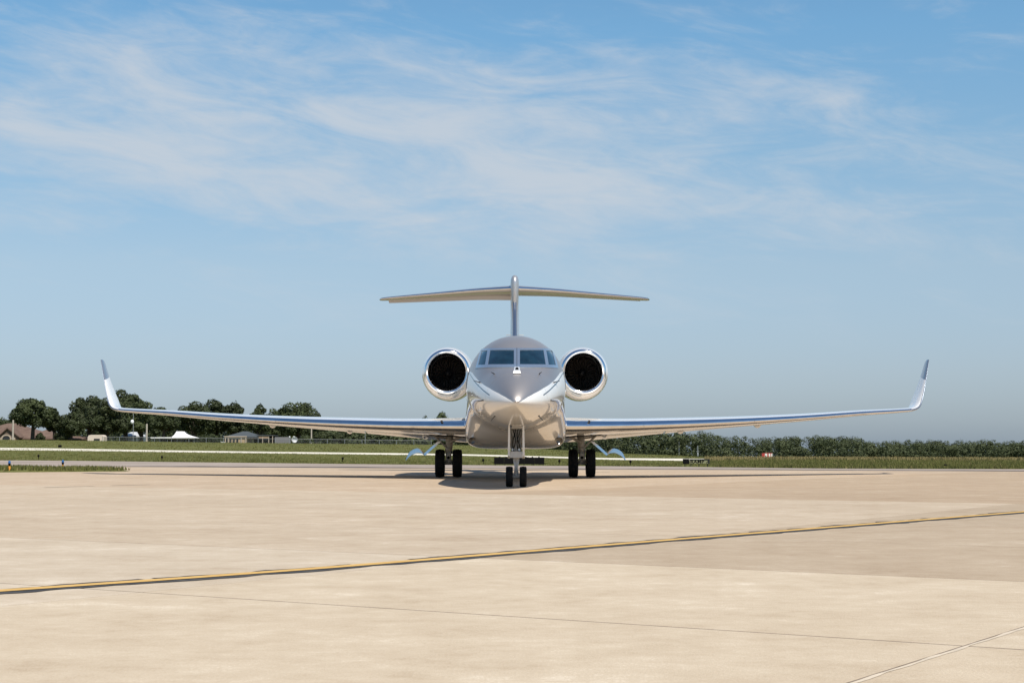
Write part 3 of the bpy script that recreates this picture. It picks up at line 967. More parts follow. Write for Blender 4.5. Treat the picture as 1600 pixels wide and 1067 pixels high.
for sgn in (-1, 1):
    qs = np.linspace(0, q_of_x(14.72), 46)
    # polished leading edge: closed nose section up to the joint
    xs_n = [LEC * (k / 14) ** 2 for k in range(15)]
    ringsL = []; ringsW = []
    for q in qs:
        st = wstat(q)
        ringsL.append([airfoil_pt(st, x * 2.2, True, sgn) for x in xs_n[::-1]] + [airfoil_pt(st, x * 2.2, False, sgn) for x in xs_n[1:]])
        xu = [LEC * 2.2 + (.80 - LEC * 2.2) * k for k in cosx]; xl = [LEC * 2.2 + (.80 - LEC * 2.2) * k for k in cosx]
        ringsW.append([airfoil_pt(st, x, True, sgn) for x in xu[::-1]] + [airfoil_pt(st, x, False, sgn) for x in xl])
    wing = obj('wing', MB().loft(ringsW, closed_ring=False), WHITE, jet, smooth=40)
    obj('leading_edge', MB().loft(ringsL, closed_ring=False), CHROME, wing, smooth=60)
    # rear edge: flaps let down a little, then the aileron
    for nm, xa, xb, defl in (('flap', 1.62, 5.4, 7), ('flap', 5.46, 9.3, 7), ('aileron', 9.36, 13.9, 1.5)):
        rg = []
        for x in np.linspace(xa, xb, 14):
            st = wstat(q_of_x(x)); c = st['c']
            hu = airfoil_pt(st, .795, True, sgn); hl = airfoil_pt(st, .795, False, sgn)
            te = airfoil_pt(st, 1.0, True, sgn)
            hv = (hu + hl) / 2; th = (hu - hl).length / 2 * .93
            dv = te - hv
            an = -math.radians(defl)
            dv = Vector((dv.x, dv.y * math.cos(an) - dv.z * math.sin(an), dv.y * math.sin(an) + dv.z * math.cos(an)))
            upv = Vector((0, -dv.z, dv.y)).normalized()
            ring = []
            prof = [(1.0, .004), (.7, .42), (.4, .8), (.15, 1.0), (.03, .75), (0, 0), (.03, -.75), (.15, -1), (.4, -.8), (.7, -.42), (1.0, -.004)]
            for f_, k in prof: ring.append(hv + dv * (f_ + .012) + upv * th * k)
            rg.append(ring)
        obj(nm, MB().loft(rg, cap0=True, cap1=True), WHITE, wing, smooth=40)
    # flap-track fairings
    for x in (3.2, 5.9, 8.7):
        st = wstat(q_of_x(x)); a = airfoil_pt(st, .58, False, sgn); b = airfoil_pt(st, 1.04, False, sgn)
        pts_ = [a + (b - a) * t + Vector((0, 0, -.02 - .05 * math.sin(math.pi * t))) for t in np.linspace(0, 1, 9)]
        obj('flap_track', MB().tube(pts_, [.015 + .075 * math.sin(math.pi * min(1, t * 1.05)) ** .7 if 0 < t < .97 else .012 for t in np.linspace(0, 1, 9)], 10), WHITE, wing, smooth=40)
    # winglet: white lower half, grey top, polished front edge
    qs2 = np.linspace(q_of_x(14.72), len(WST) - 1, 40)
    rl, rw = [], []
    for q in qs2:
        st = wstat(q)
        xs_n2 = [.02 * (k / 12) ** 2 for k in range(13)]
        rl.append([airfoil_pt(st, x, True, sgn) for x in xs_n2[::-1]] + [airfoil_pt(st, x, False, sgn) for x in xs_n2[1:]])
        xu = [.02 + .98 * k for k in cosx]
        rw.append([airfoil_pt(st, x, True, sgn) for x in xu[::-1]] + [airfoil_pt(st, x, False, sgn) for x in xu])
    wl_ = obj('winglet', MB().loft(rw, cap1=False), WINGLET, jet, smooth=40)
    wl_['label'] = 'upturned wing tip, white below and grey above a slanted cut'
    obj('winglet_edge', MB().loft(rl, closed_ring=False), mat('winglet_edge_metal', (.30, .34, .40), .35, metal=.9) if sgn < 0 else bpy.data.materials['winglet_edge_metal'], wl_, smooth=60)
    # stall-warning strips and small plates on the leading edge
    for x, k in ((4.35, 0), (8.2, 0)):
        st = wstat(q_of_x(x))
        a = airfoil_pt(st, .004, False, sgn); b = airfoil_pt(st, .03, False, sgn)
        obj('edge_seam', MB().tube([airfoil_pt(st, .008, True, sgn), airfoil_pt(st, 0, True, sgn), a, b], .006, 5), DARKM, wing)
    st = wstat(q_of_x(2.35)); a = airfoil_pt(st, .02, True, sgn)
    obj('wing_lamp', MB().bbox((a.x, a.y, a.z + .035), (.07, .12, .07), .012), DARKM, wing)
    # wing-root fillet
    rg = []
    for s in np.linspace(12.2, 20.2, 26):
        xc = max(0.0, (s - 12.45) / 7.1)
        st = wstat(0.0); k = max(0, 1 - abs((s - 16) / 4.2) ** 4)
        if 0 <= xc <= 1:
            zu = airfoil_pt(st, xc, True, 1).z; zl = airfoil_pt(st, xc, False, 1).z
        else: zu = zl = 1.68
        rg.append([(sgn * 1.36, s, zu + .26 * k), (sgn * (1.44), s, zu + .10 * k), (sgn * 1.58, s, zu + .03 * k), (sgn * 1.62, s, (zu + zl) / 2), (sgn * 1.36, s, zl - .02)])
    obj('wing_fillet', MB().loft(rg, closed_ring=True, cap0=True, cap1=True), WHITE, wing, smooth=50)

# ---- tail
fst = [(22.3, 3.6, 6.2, .10), (23.6, 4.3, 5.4, .095), (25.4, 5.6, 4.3, .082), (26.9, 6.7, 3.6, .095), (27.7, 7.25, 3.3, .105), (28.0, 7.5, 3.2, .10)]
rg = []; rgl = []
for q in np.linspace(0, len(fst) - 1, 26):
    s, z, c, t = (float(pchip(range(len(fst)), [f[i] for f in fst], q)) for i in range(4))
    xs_ = [.02 + .98 * k for k in cosx]
    rg.append([(naca(x, t, 0.0)[0] * c, s + x * c, z) for x in xs_[::-1]] + [(naca(x, t, 0.0)[1] * c, s + x * c, z) for x in xs_])
    xs_ = [.02 * (k / 10) ** 2 for k in range(11)]
    rgl.append([(naca(x, t, 0.0)[0] * c, s + x * c, z) for x in xs_[::-1]] + [(naca(x, t, 0.0)[1] * c, s + x * c, z) for x in xs_[1:]])
SILV = mat('silver_paint', (.50, .495, .49), .3, metal=.6, coat=.5)
fin = obj('tail_fin', MB().loft(rg, cap1=True), SILV, jet, smooth=40)
obj('fin_edge', MB().loft(rgl, closed_ring=False), BRUSHED, fin, smooth=60)
# bullet fairing on top of the fin
rg = []
def se(v, e): return math.copysign(abs(v) ** (2 / e), v)
for s, r in ((27.0, .03), (27.06, .10), (27.2, .155), (27.6, .172), (28.4, .18), (29.6, .18), (30.6, .15), (31.3, .08), (31.7, .02)):
    k = min(1, r / .18)
    rg.append([(r * se(math.cos(a), 2.5), s, 7.53 + (.42 if math.sin(a) > 0 else 1.35) * k * se(math.sin(a), 2.5 if math.sin(a) > 0 else 1.7)) for a in np.linspace(0, 2 * math.pi, 41)[:-1]])
obj('fin_bullet', MB().loft(rg, cap0=True, cap1=True), SILV, fin, smooth=50)
for sgn in (-1, 1):            # small antennas beside the fin foot
    obj('fin_antenna', MB().tube([(sgn * .15, 25.2, 5.36), (sgn * .34, 25.3, 5.36)], .014, 6), GEARP, fin)
for sgn in (-1, 1):
    TS = [(.10, 27.75, 7.42, 2.75, .11, 1.0, 0), (1.4, 28.6, 7.43, 2.35, .105, 1.0, 0), (3.4, 29.9, 7.385, 1.8, .10, 1.0, 0), (5.42, 31.15, 7.325, 1.25, .10, 1.0, 0), (5.70, 31.4, 7.315, 1.0, .09, 1.0, 0), (5.79, 31.7, 7.312, .6, .07, 1.0, 0)]
    rs_, rl, re = [], [], []
    for q in np.linspace(0, len(TS) - 1, 26):
        d = {k: float(pchip(range(len(TS)), [w[i] for w in TS], q)) for i, k in enumerate(KEYS)}
        d['inc'] = math.radians(d['inc']); d['phi'] = 0
        xs_ = [.03 + .67 * k for k in cosx]
        rs_.append([airfoil_pt(d, x, True, sgn) for x in xs_[::-1]] + [airfoil_pt(d, x, False, sgn) for x in xs_])
        xs_ = [.03 * (k / 10) ** 2 for k in range(11)]
        rl.append([airfoil_pt(d, x, True, sgn) for x in xs_[::-1]] + [airfoil_pt(d, x, False, sgn) for x in xs_[1:]])
        if d['x'] < 5.43:
            hu, hl, te = airfoil_pt(d, .69, True, sgn), airfoil_pt(d, .69, False, sgn), airfoil_pt(d, 1, True, sgn)
            hv = (hu + hl) / 2; dv = te - hv; an = math.radians(-14 if sgn < 0 else -1)
            dv = Vector((dv.x, dv.y * math.cos(an) - dv.z * math.sin(an), dv.y * math.sin(an) + dv.z * math.cos(an)))
            uv = Vector((0, -dv.z, dv.y)).normalized(); th = (hu - hl).length / 2 * .95
            re.append([hv + dv * f_ + uv * th * k for f_, k in ((1, .01), (.5, .6), (.1, 1), (0, .4), (0, -.4), (.1, -1), (.5, -.6), (1, -.01))])
    tp = obj('tailplane', MB().loft(rs_, cap1=True), SILV, jet, smooth=40)
    obj('tailplane_edge', MB().loft(rl, closed_ring=False), CHROME, tp, smooth=60)
    obj('elevator', MB().loft(re, cap0=True, cap1=True), SILV, tp, smooth=40)

# ---- engines
EX, EZ = 2.385, 3.635
for sgn in (-1, 1):
    C_ = (sgn * EX, 0, EZ)
    out_p = [(.772, 18.62), (.80, 18.68), (.845, 18.85), (.885, 19.1), (.925, 19.6), (.95, 20.3), (.955, 21.0), (.94, 22.0), (.88, 23.2), (.76, 24.4), (.62, 25.2), (.585, 25.2), (.60, 24.6)]
    nac = obj('engine_nacelle', MB().lathe([(.945 * 1.0, 18.99)][:0] + out_p[1:], 'y', C_, 96), WHITE, jet, smooth=50)
    lip = [(.80, 18.68), (.792, 18.654), (.778, 18.622), (.752, 18.588), (.718, 18.577), (.676, 18.60), (.636, 18.66), (.605, 18.74), (.589, 18.86), (.583, 19.02)]
    lk = np.array(lip); tk = np.linspace(0, 1, len(lip)); t2 = np.linspace(0, 1, 40)
    lipf = [(float(pchip(tk, lk[:, 0], t)), float(pchip(tk, lk[:, 1], t))) for t in t2]
    obj('intake_lip', MB().lathe(lipf, 'y', C_, 96), CHROME, nac, smooth=80)
    obj('intake_duct', MB().lathe([(.583, 19.02), (.592, 19.4), (.61, 19.9), (.61, 20.3), (.2, 20.45), (.0, 20.45)], 'y', C_, 64), DUCT, nac, smooth=50)
    sp_ = [(0, 19.5), (.035, 19.52), (.07, 19.57), (.105, 19.66), (.13, 19.76), (.14, 19.9), (.14, 20.1)]
    obj('spinner', MB().lathe(sp_, 'y', C_, 32), SPIN, nac, smooth=50)
    # swept fan blades, each one a part, sharing one mesh
    n_b = 24
    bm_ = MB(); K = 9; fr, bk = [], []
    for k in range(K):
        t = k / (K - 1); r = .12 + (.585 - .12) * t
        sw = .42 * math.sin(t * math.pi * .8) - .10 * t
        ch = 2 * math.pi * r / 24 * .66
        for lst, dth, dyy in ((fr, 0, 0), (bk, ch / r, .09 + .05 * t)):
            a = sw + dth
            lst.append((r * math.cos(a), 19.80 + .05 * math.sin(t * 3) + dyy, r * math.sin(a)))
    th = (0, .008, 0)
    bm_.loft([[fr[k], bk[k], (bk[k][0], bk[k][1] + .008, bk[k][2]), (fr[k][0], fr[k][1] + .008, fr[k][2])] for k in range(K)], cap0=True, cap1=True)
    bme = bm_.mesh('fan_blade', FANM, 30)
    for k in range(n_b):
        o = link('fan_blade', bme, nac, C_)
        o.rotation_euler = (0, 2 * math.pi * k / n_b, 0)
    # pylon between nacelle and fuselage
    rg = []
    for x, s0, c, z in ((1.0, 19.6, 4.2, 3.35), (1.4, 19.7, 4.0, 3.50), (1.6, 19.75, 3.9, 3.54)):
        rg.append([(sgn * x, s0 + q * c, z + naca(q, .08, 0)[0] * c) for q in cosx[::-1]] + [(sgn * x, s0 + q * c, z + naca(q, .08, 0)[1] * c) for q in cosx])
    obj('engine_pylon', MB().loft(rg), WHITE, jet, smooth=40)

# ---- landing gear
def tyre(mb, cx, cy, cz, R, w, mi=0, n=40):
    h = w / 2
    prof = [(R * .62, -h * .72), (R * .70, -h * .92), (R * .82, -h), (R * .92, -h * .93), (R * .975, -h * .72), (R * .985, -h * .45), (R * .97, -h * .42), (R * .97, -h * .36), (R * .995, -h * .33), (R, -h * .03),
            (R * .975, -h * .02), (R * .975, h * .02), (R, h * .03), (R * .995, h * .33), (R * .97, h * .36), (R * .97, h * .42), (R * .985, h * .45), (R * .975, h * .72), (R * .92, h * .93), (R * .82, h), (R * .70, h * .92), (R * .62, h * .72)]
    mb.lathe(prof, 'x', (cx, cy, cz), n, mi, closed=True)
    rim = [(.0, -h * .55), (R * .18, -h * .6), (R * .22, -h * .4), (R * .5, -h * .45), (R * .6, -h * .75), (R * .63, -h * .75), (R * .63, h * .75), (R * .6, h * .75), (R * .5, h * .45), (R * .22, h * .4), (R * .18, h * .6), (0, h * .55)]
    mb.lathe(rim, 'x', (cx, cy, cz), n, mi + 1)
    return mb


NS = 3.66                      # nose-wheel axle
ng = MB()
ng.tube([(0, NS, .27), (0, NS - .02, .42), (0, NS + .02, .80)], [.05, .045, .055], 14, 0)
ng.tube([(0, NS + .02, .74), (0, NS + .08, 1.62)], [.085, .10], 14, 0)
ng.tube([(-.22, NS, .267), (.22, NS, .267)], .035, 10, 0)
ng.bbox((0, NS + .0, .83), (.34, .13, .15), .03, 0)
ng.lathe([(0, -.09), (.06, -.085), (.065, .02)], 'y', (0, NS + .0, .86), 20, 0)
for sx in (-1, 1):             # torque links and steering arms
    ng.tube([(sx * .05, NS - .10, .36), (sx * .03, NS - .17, .52), (sx * .07, NS - .08, .72)], .017, 6, 0)
    ng.tube([(sx * .13, NS - .04, .82), (sx * .10, NS - .02, 1.10), (sx * .13, NS + .1, 1.5)], .024, 8, 0)
    ng.tube([(sx * .11, NS - .02, 1.48), (sx * .012, NS - .05, 1.14)], [.05, .022], 8, 0)
ng.bbox((0, NS - .02, 1.44), (.27, .10, .07), .02, 0)
gear = obj('nose_gear', ng, GEARP, jet, smooth=35)
hb = MB()
for sx, ph in ((-1, 0), (1, 1.2), (-1, 2.3), (1, 3.0)):
    pts_ = [(sx * (.06 + .04 * math.sin(ph + t * 5)), NS - .11 - .02 * math.cos(t * 7 + ph), .92 + .6 * t) for t in np.linspace(0, 1, 14)]
    hb.tube(pts_, .011, 6)
obj('gear_hoses', hb, BLACK, gear, smooth=True)
bk = MB(); bk.tube([(0, NS + .15, 1.0), (0, NS + 1.0, 1.58)], .05, 8)
bk.bbox((0, NS + .16, 1.22), (.26, .05, .60), .02)
obj('drag_brace', bk, mat('brace_grey', (.30, .29, .27), .5, var=.3, vscale=14), gear, smooth=35)
for sx in (-1, 1):
    obj('taxi_lamp', MB().lathe([(0, NS - .10), (.036, NS - .10), (.044, NS - .075), (.03, NS)], 'y', (sx * .085, 0, .965), 16), BRUSHED, gear, smooth=40)
    # bay doors standing either side of the leg
    dm = MB()
    prof = [(NS - .42, 1.60), (NS - .40, 1.0), (NS - .33, .80), (NS - .18, .74), (NS + .55, .80), (NS + .62, 1.6)]
    vi = [(sx * .160, a, b) for a, b in prof]; vo = [(sx * (.160 + .045 + .018 * (1.6 - b)), a, b) for a, b in prof]
    k = len(prof)
    dm.add(vi + vo, [tuple(range(k)), tuple(range(2 * k - 1, k - 1, -1))] + [(i, (i + 1) % k, k + (i + 1) % k, k + i) for i in range(k)])
    obj('gear_door', dm, WHITE, jet)
    wm_ = MB(); tyre(wm_, 0, 0, 0, .267, .185)
    obj('wheel', wm_, [RUBBER, GEARP], gear, smooth=35, loc=(sx * .178, NS, .267))
# lower bay frame joining the two doors, and nose landing-lamp hood
obj('gear_cross_plate', MB().bbox((0, NS - .30, .84), (.34, .03, .17), .012), GEARP, gear)
obj('gear_well', MB().box((0, NS + .1, 1.60), (.34, 1.0, .06)), BLACK, gear)
hd = MB()
hv = [loc(x, y, s) for x, y, s in ((801, 664.5, 2.9), (814.5, 664.5, 2.9), (817.5, 670, 3.3), (798, 670, 3.3), (803, 658, 3.0), (812, 658, 3.0))]
hd.add(hv, [(0, 1, 2, 3), (4, 5, 1, 0), (5, 2, 1), (4, 0, 3), (4, 3, 2, 5)])
obj('gear_lamp_hood', hd, WHITE, gear)

MS = 16.9
for sgn in (-1, 1):
    gx = sgn * 2.25
    g = MB()
    g.tube([(gx, MS - .05, .48), (gx, MS, .85)], .085, 14)
    g.tube([(gx, MS, .80), (gx - sgn * .04, MS + .05, 1.45)], [.115, .13], 14)
    g.bbox((gx, MS - .15, .70), (.20, .14, .26), .03)
    g.bbox((gx, MS - .12, .95), (.16, .14, .12), .03)
    g.tube([(gx - .2, MS - .12, .56), (gx + .2, MS - .12, .56)], .03, 8)
    g.tube([(gx - sgn * .05, MS - .05, 1.3), (gx + sgn * .42, MS - .2, 1.36)], .03, 8)
    g.tube([(gx - .34, MS, .475), (gx + .34, MS, .475)], .055, 10)
    g.tube([(gx, MS - .05, 1.15), (gx - sgn * .55, MS - .35, 1.45)], .05, 8)
    g.tube([(gx + sgn * .02, MS - .1, .95), (gx + sgn * .5, MS + .2, 1.42)], .035, 8)
    for k in (-1, 1):
        g.tube([(gx + k * .07, MS - .15, .5), (gx + k * .05, MS - .22, .68), (gx + k * .07, MS - .12, .86)], .018, 6)
        g.tube([(gx + k * .1, MS - .10, .98), (gx + k * .16, MS - .12, .7), (gx + k * .12, MS - .08, .5)], .013, 6)
    mg = obj('main_gear', g, mat('gear_beige_paint', (.42, .385, .33), .45, var=.25, vscale=9), jet, smooth=35)
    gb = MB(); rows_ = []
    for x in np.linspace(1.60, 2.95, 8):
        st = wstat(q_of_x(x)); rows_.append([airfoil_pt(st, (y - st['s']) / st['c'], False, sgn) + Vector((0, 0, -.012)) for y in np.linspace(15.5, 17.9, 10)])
    gb.loft(rows_, closed_ring=False); obj('gear_bay_shade', gb, BLACK, mg)  # black sheet under the skin: shade of the open wheel well as colour
    obj('dark_hole_disc', MB().lathe([(0, -.085), (.05, -.08), (.058, .0)], 'y', (gx, MS - .16, .665), 14), BLACK, mg)  # matt black disc painting the dark of a hole in the leg block
    for k in (-1, 1):
        wm_ = MB(); tyre(wm_, 0, 0, 0, .475, .315, 0, 48)
        obj('wheel', wm_, [RUBBER, GEARP], mg, smooth=35, loc=(gx + k * .292, MS, .475))
    # curved outer gear door hanging on its arm
    def mx(px): return px if sgn < 0 else 1611.6 - px
    lowc = [(634, 719.5), (638.5, 714.2), (645, 709.8), (652.5, 707.2), (658.5, 707.8), (663.6, 711.6)]
    upc = [(635, 715), (639, 707.2), (645.5, 702.2), (652.5, 700.3), (658.8, 702.8), (663.2, 707.6)]
    rows_ = []
    for t in np.linspace(0, 1, 7):
        s = MS - .50 + .016 * t
        rw_ = []
        for q in np.linspace(0, 5, 26):
            lx_ = float(pchip(range(6), [p[0] for p in lowc], q)); ly_ = float(pchip(range(6), [p[1] for p in lowc], q))
            ux_ = float(pchip(range(6), [p[0] for p in upc], q)); uy_ = float(pchip(range(6), [p[1] for p in upc], q))
            k = t ** .8
            rw_.append(loc(mx(lx_ + (ux_ - lx_) * t), ly_ + (uy_ - ly_) * k, s))
        rows_.append(rw_)
    dm = MB(); n2 = 26
    topv = [p for r in rows_ for p in r]; lowv = [p + Vector((0, .03, -.012)) for p in topv]; NT = len(topv)
    dm.add(topv + lowv, [(i * n2 + k, i * n2 + k + 1, (i + 1) * n2 + k + 1, (i + 1) * n2 + k) for i in range(6) for k in range(n2 - 1)]
           + [(NT + i * n2 + k, NT + (i + 1) * n2 + k, NT + (i + 1) * n2 + k + 1, NT + i * n2 + k + 1) for i in range(6) for k in range(n2 - 1)]
           + [(k, NT + k, NT + k + 1, k + 1) for k in range(n2 - 1)] + [(6 * n2 + k, 6 * n2 + k + 1, NT + 6 * n2 + k + 1, NT + 6 * n2 + k) for k in range(n2 - 1)]
           + [(i * n2, (i + 1) * n2, NT + (i + 1) * n2, NT + i * n2) for i in range(6)] + [(i * n2 + n2 - 1, NT + i * n2 + n2 - 1, NT + (i + 1) * n2 + n2 - 1, (i + 1) * n2 + n2 - 1) for i in range(6)])
    door = obj('gear_door', dm, mat('door_gloss_paint', (.62, .64, .66), .12, metal=.75, coat=1), jet, smooth=45)
    a0, a1 = loc(mx(687.5), 688.5, MS - .5), loc(mx(663), 710.2, MS - .5)
    arm = MB(); w_ = Vector((0, .012, 0)); u_ = Vector((.030 * sgn, .006, .026))
    arm.add([a0 - w_ - u_, a0 + w_ - u_, a0 + w_ + u_, a0 - w_ + u_, a1 - w_ - u_, a1 + w_ - u_, a1 + w_ + u_, a1 - w_ + u_],
            [(0, 1, 2, 3), (7, 6, 5, 4), (0, 4, 5, 1), (1, 5, 6, 2), (2, 6, 7, 3), (3, 7, 4, 0)])
    obj('door_arm', arm, bpy.data.materials['door_gloss_paint.001'] if 'door_gloss_paint.001' in bpy.data.materials else door.data.materials[0], door)

# ------------------------------------------------------------------ airfield signs, lights and small equipment
SIGNY = mat('sign_face', (0.25, 0.245, 0.13), 0.5, var=.12, vscale=6)
d = 88.15
a = at(772, 726, d); b = at(850.5, 726, d)
gz = ground_z(811, d)
sg = thing('airfield_sign', 'long black rear side of a low airfield sign seen behind the nose wheel', 'sign', ((a.x + b.x) / 2, d, gz))
wS = b.x - a.x
zt_ = at(811, 714.4, d).z - gz; zb_ = at(811, 725.2, d).z - gz
n_p = 5
for k in range(n_p):
    obj('sign_panel', MB().bbox((-wS / 2 + wS * (k + .5) / n_p, 0, (zt_ + zb_) / 2), (wS / n_p - .004, .12, zt_ - zb_), .003), BLACK, sg)
for k in range(n_p + 1):
    x = -wS / 2 + .06 + (wS - .12) * k / n_p
    obj('leg', MB().tube([(x, .02, -.1), (x, .02, zb_ + .05)], .02, 6), DARKM, sg)
for k in range(7):
    obj('top_bracket', MB().box((-wS / 2 + .28 + (wS - .56) * k / 6, 0, zt_ + .02), (.07, .06, .05)), BLACK, sg)
d = 86.6
a = at(1067, 725, d); b = at(1108.6, 725, d); gz = ground_z(1088, d)
sg = thing('ramp_sign', 'low airfield sign reading RAMP with a black end panel beside the runway', 'sign', (a.x, d, gz), rotz=0)
wS = b.x - a.x; zt_ = at(1088, 717.0, d).z - gz; zb_ = at(1088, 724.3, d).z - gz
k = 9.6 / 41.6 * wS
obj('sign_panel', MB().bbox((k / 2, -.02, (zt_ + zb_) / 2), (k, .16, zt_ - zb_ + .02), .012), BLACK, sg)['label'] = 'black end panel'
obj('sign_face', MB().bbox((k + (wS - k) / 2 + .012, 0, (zt_ + zb_) / 2 - .01), (wS - k - .024, .09, zt_ - zb_ - .03), .008), SIGNY, sg)
fr_ = MB()
fr_.box((k + (wS - k) / 2, -.01, zt_ - .012), (wS - k, .13, .024)); fr_.box((wS - .035, -.02, (zt_ + zb_) / 2 - .0125), (.07, .13, zt_ - zb_ - .025))
obj('sign_frame', fr_, DARKM, sg)
cu = bpy.data.curves.new('lettering', 'FONT'); cu.body = 'RAMP'; cu.size = .30; cu.space_character = 1.08; cu.extrude = .002; cu.offset = .008
to = bpy.data.objects.new('lettering', cu); COL.objects.link(to)
dg = bpy.context.evaluated_depsgraph_get()
lm = bpy.data.meshes.new_from_object(to.evaluated_get(dg)); bpy.data.objects.remove(to)
lm.materials.clear(); lm.materials.append(BLACK)
lw = max(v.co.x for v in lm.vertices); lh = max(v.co.y for v in lm.vertices)
for v in lm.vertices:
    x, y, z = v.co; v.co = (x / lw * .72 + k + .06, -.049 - z, zb_ + .035 + y / lh * (zt_ - zb_) * .68)
link('lettering', lm, sg)
ar = MB()                      # arrow pointing up to the right
ax, az_ = k + .86, zb_ + .05
ar.add([(ax, -.049, az_), (ax + .03, -.049, az_ - .02), (ax + .16, -.049, az_ + .09), (ax + .13, -.049, az_ + .11)], [(0, 1, 2, 3)])
ar.add([(ax + .07, -.049, az_ + .13), (ax + .21, -.049, az_ + .14), (ax + .18, -.049, az_ + .03)], [(0, 1, 2)])
obj('arrow', ar, BLACK, sg, fix=False)
for x in (.1, k + .1, wS * .6, wS - .1):
    obj('leg', MB().tube([(x, 0, -.1), (x, 0, zb_ + .03)], .02, 6), DARKM, sg)

# blue taxiway lights at the grass wedge: orange sleeve, dark body, blue lens
BLUE = mat('blue_lens', (.02, .10, .28), .1, spec=.8)
ORNG = mat('orange_sleeve', (.65, .27, .03), .5)
tl = thing('taxiway_light', 'blue taxiway edge light on an orange sleeve nearest the left frame edge', 'airfield light', (0, 0, 0), group='blue taxiway lights on the grass wedge')
obj('sleeve', MB().lathe([(0, 0), (.075, 0), (.07, .03), (.055, .20), (0, .20)], 'z', n=16), ORNG, tl, smooth=40)
obj('body', MB().lathe([(0, .19), (.045, .19), (.05, .26), (.065, .28), (.065, .33), (0, .33)], 'z', n=16), BLACK, tl, smooth=40)
obj('lens', MB().lathe([(.06, .33), (.058, .42), (.035, .46), (0, .465)], 'z', n=16), BLUE, tl, smooth=40)
tl.location = (at(14.5, 737, 69.5).x, 69.5, .06)
tl.scale = (.85, .85, .85)
dup(tl, (at(98, 734, 74.5).x, 74.5, .05), scale=(.85, .85, .85), label='blue taxiway edge light on an orange sleeve nearer the jet, mid grass wedge')

# dark stake-mounted runway lights on the mown grass
rl_ = thing('runway_light', 'small dark edge light standing in the grass near the left frame edge', 'airfield light', group='dark edge lights in the grass')
obj('stem', MB().lathe([(0, -.05), (.022, -.05), (.022, .14), (.035, .15), (0, .16)], 'z', n=10), BLACK, rl_, smooth=40)
obj('lamp', MB().lathe([(0, .15), (.05, .15), (.065, .19), (.06, .25), (.03, .29), (0, .30)], 'z', n=12), BLACK, rl_, smooth=40)
spots = [(60, 718.3, 101, None), (253, 718, 98.5, 'small dark edge light in the grass below the left winglet'), (535.5, 721, 98, 'small dark edge light in the grass under the middle of the left wing'),
         (755, 724.2, 93, 'small dark edge light in the grass between left main wheels and nose wheel'), (874, 725.3, 92, 'small dark edge light in the grass left of the right main wheels'),
         (985, 727, 91.5, 'small dark edge light in the grass right of the right gear door'), (1105.5, 727, 88.6, 'small dark edge light in the grass at the right end of the RAMP sign')]
for i, (px, py, d, lb) in enumerate(spots):
    z = ground_z(px, d); L_ = (at(px, py, d).x, d, z)
    if i == 0: rl_.location = L_
    else: dup(rl_, L_, label=lb)
yl = thing('runway_light', 'dark edge light on a yellow sleeve in the tall grass at right', 'airfield light', (at(1477, 731, 84).x, 84, ground_z(1477, 84) - .02))
yl.scale = (.7, .7, .5)
obj('sleeve', MB().lathe([(0, 0), (.07, 0), (.05, .2), (0, .2)], 'z', n=12), mat('yellow_sleeve', (.6, .5, .12), .5), yl)
obj('lamp', MB().lathe([(0, .2), (.07, .2), (.11, .28), (.10, .40), (.05, .46), (0, .46)], 'z', n=12), BLACK, yl, smooth=40)
bsn = thing('distance_marker', 'small black marker board standing at the far edge of the pale runway', 'sign', (at(93.5, 700, 164).x, 164, ground_z(93, 164)))
obj('board', MB().bbox((0, 0, .2), (.34, .1, .22), .02), BLACK, bsn)
for x in (-.11, .11): obj('leg', MB().tube([(x, 0, -.1), (x, 0, .12)], .015, 6), DARKM, bsn)

# red and white equipment shelter by the woods
RED = mat('signal_red', (.42, .045, .035), .5); WHT = mat('signal_white', (.78, .74, .66), .6)
d = 330.0
p = at(1198, 716.6, d); sc = d / F
bx = thing('equipment_shelter', 'small red and white striped equipment shelter before the woods', 'shelter', (p.x, d, p.z - .1))
wS = 16 * sc; hS = 8.6 * sc
for k, (u0, u1, m_) in enumerate(((0, .27, RED), (.27, .5, WHT), (.5, .64, RED), (.64, .80, WHT), (.80, .88, RED), (.88, 1.0, WHT))):
    obj('wall_panel', MB().box((-wS / 2 + wS * (u0 + u1) / 2, 0, hS / 2 + .1), (wS * (u1 - u0) - .006, 1.5, hS)), m_, bx)
obj('roof', MB().bbox((wS * .12, 0, hS + .13), (wS * .78, 1.6, .07), .02), RED, bx)
obj('louvre', MB().box((-wS * .14, -.76, hS * .62), (.16, .05, .2)), BLACK, bx)
obj('base', MB().box((0, 0, -.15), (wS, 1.4, .5)), DARKM, bx)

# ------------------------------------------------------------------ poles, fence
WOODP = mat('weathered_pole', (.42, .37, .30), .85, var=.15, vscale=3)
STEEL = mat('galvanised_steel', (.36, .37, .37), .5, metal=.6)
GLOBE = mat('white_globe', (.8, .8, .78), .3)


def pole(name, label, px, ytop, ybot, d, r, m_, extra=None):
    b = at(px, ybot, d); t = at(px, ytop, d); z0 = min(b.z, ground_z(px, d)) - .2
    o = thing(name, label, 'pole', (b.x, d, z0))
    obj('shaft', MB().tube([(0, 0, 0), (0, 0, t.z - z0)], [r, r * .75], 10), m_, o, smooth=40)
    if extra: extra(o, t.z - z0)
    return o


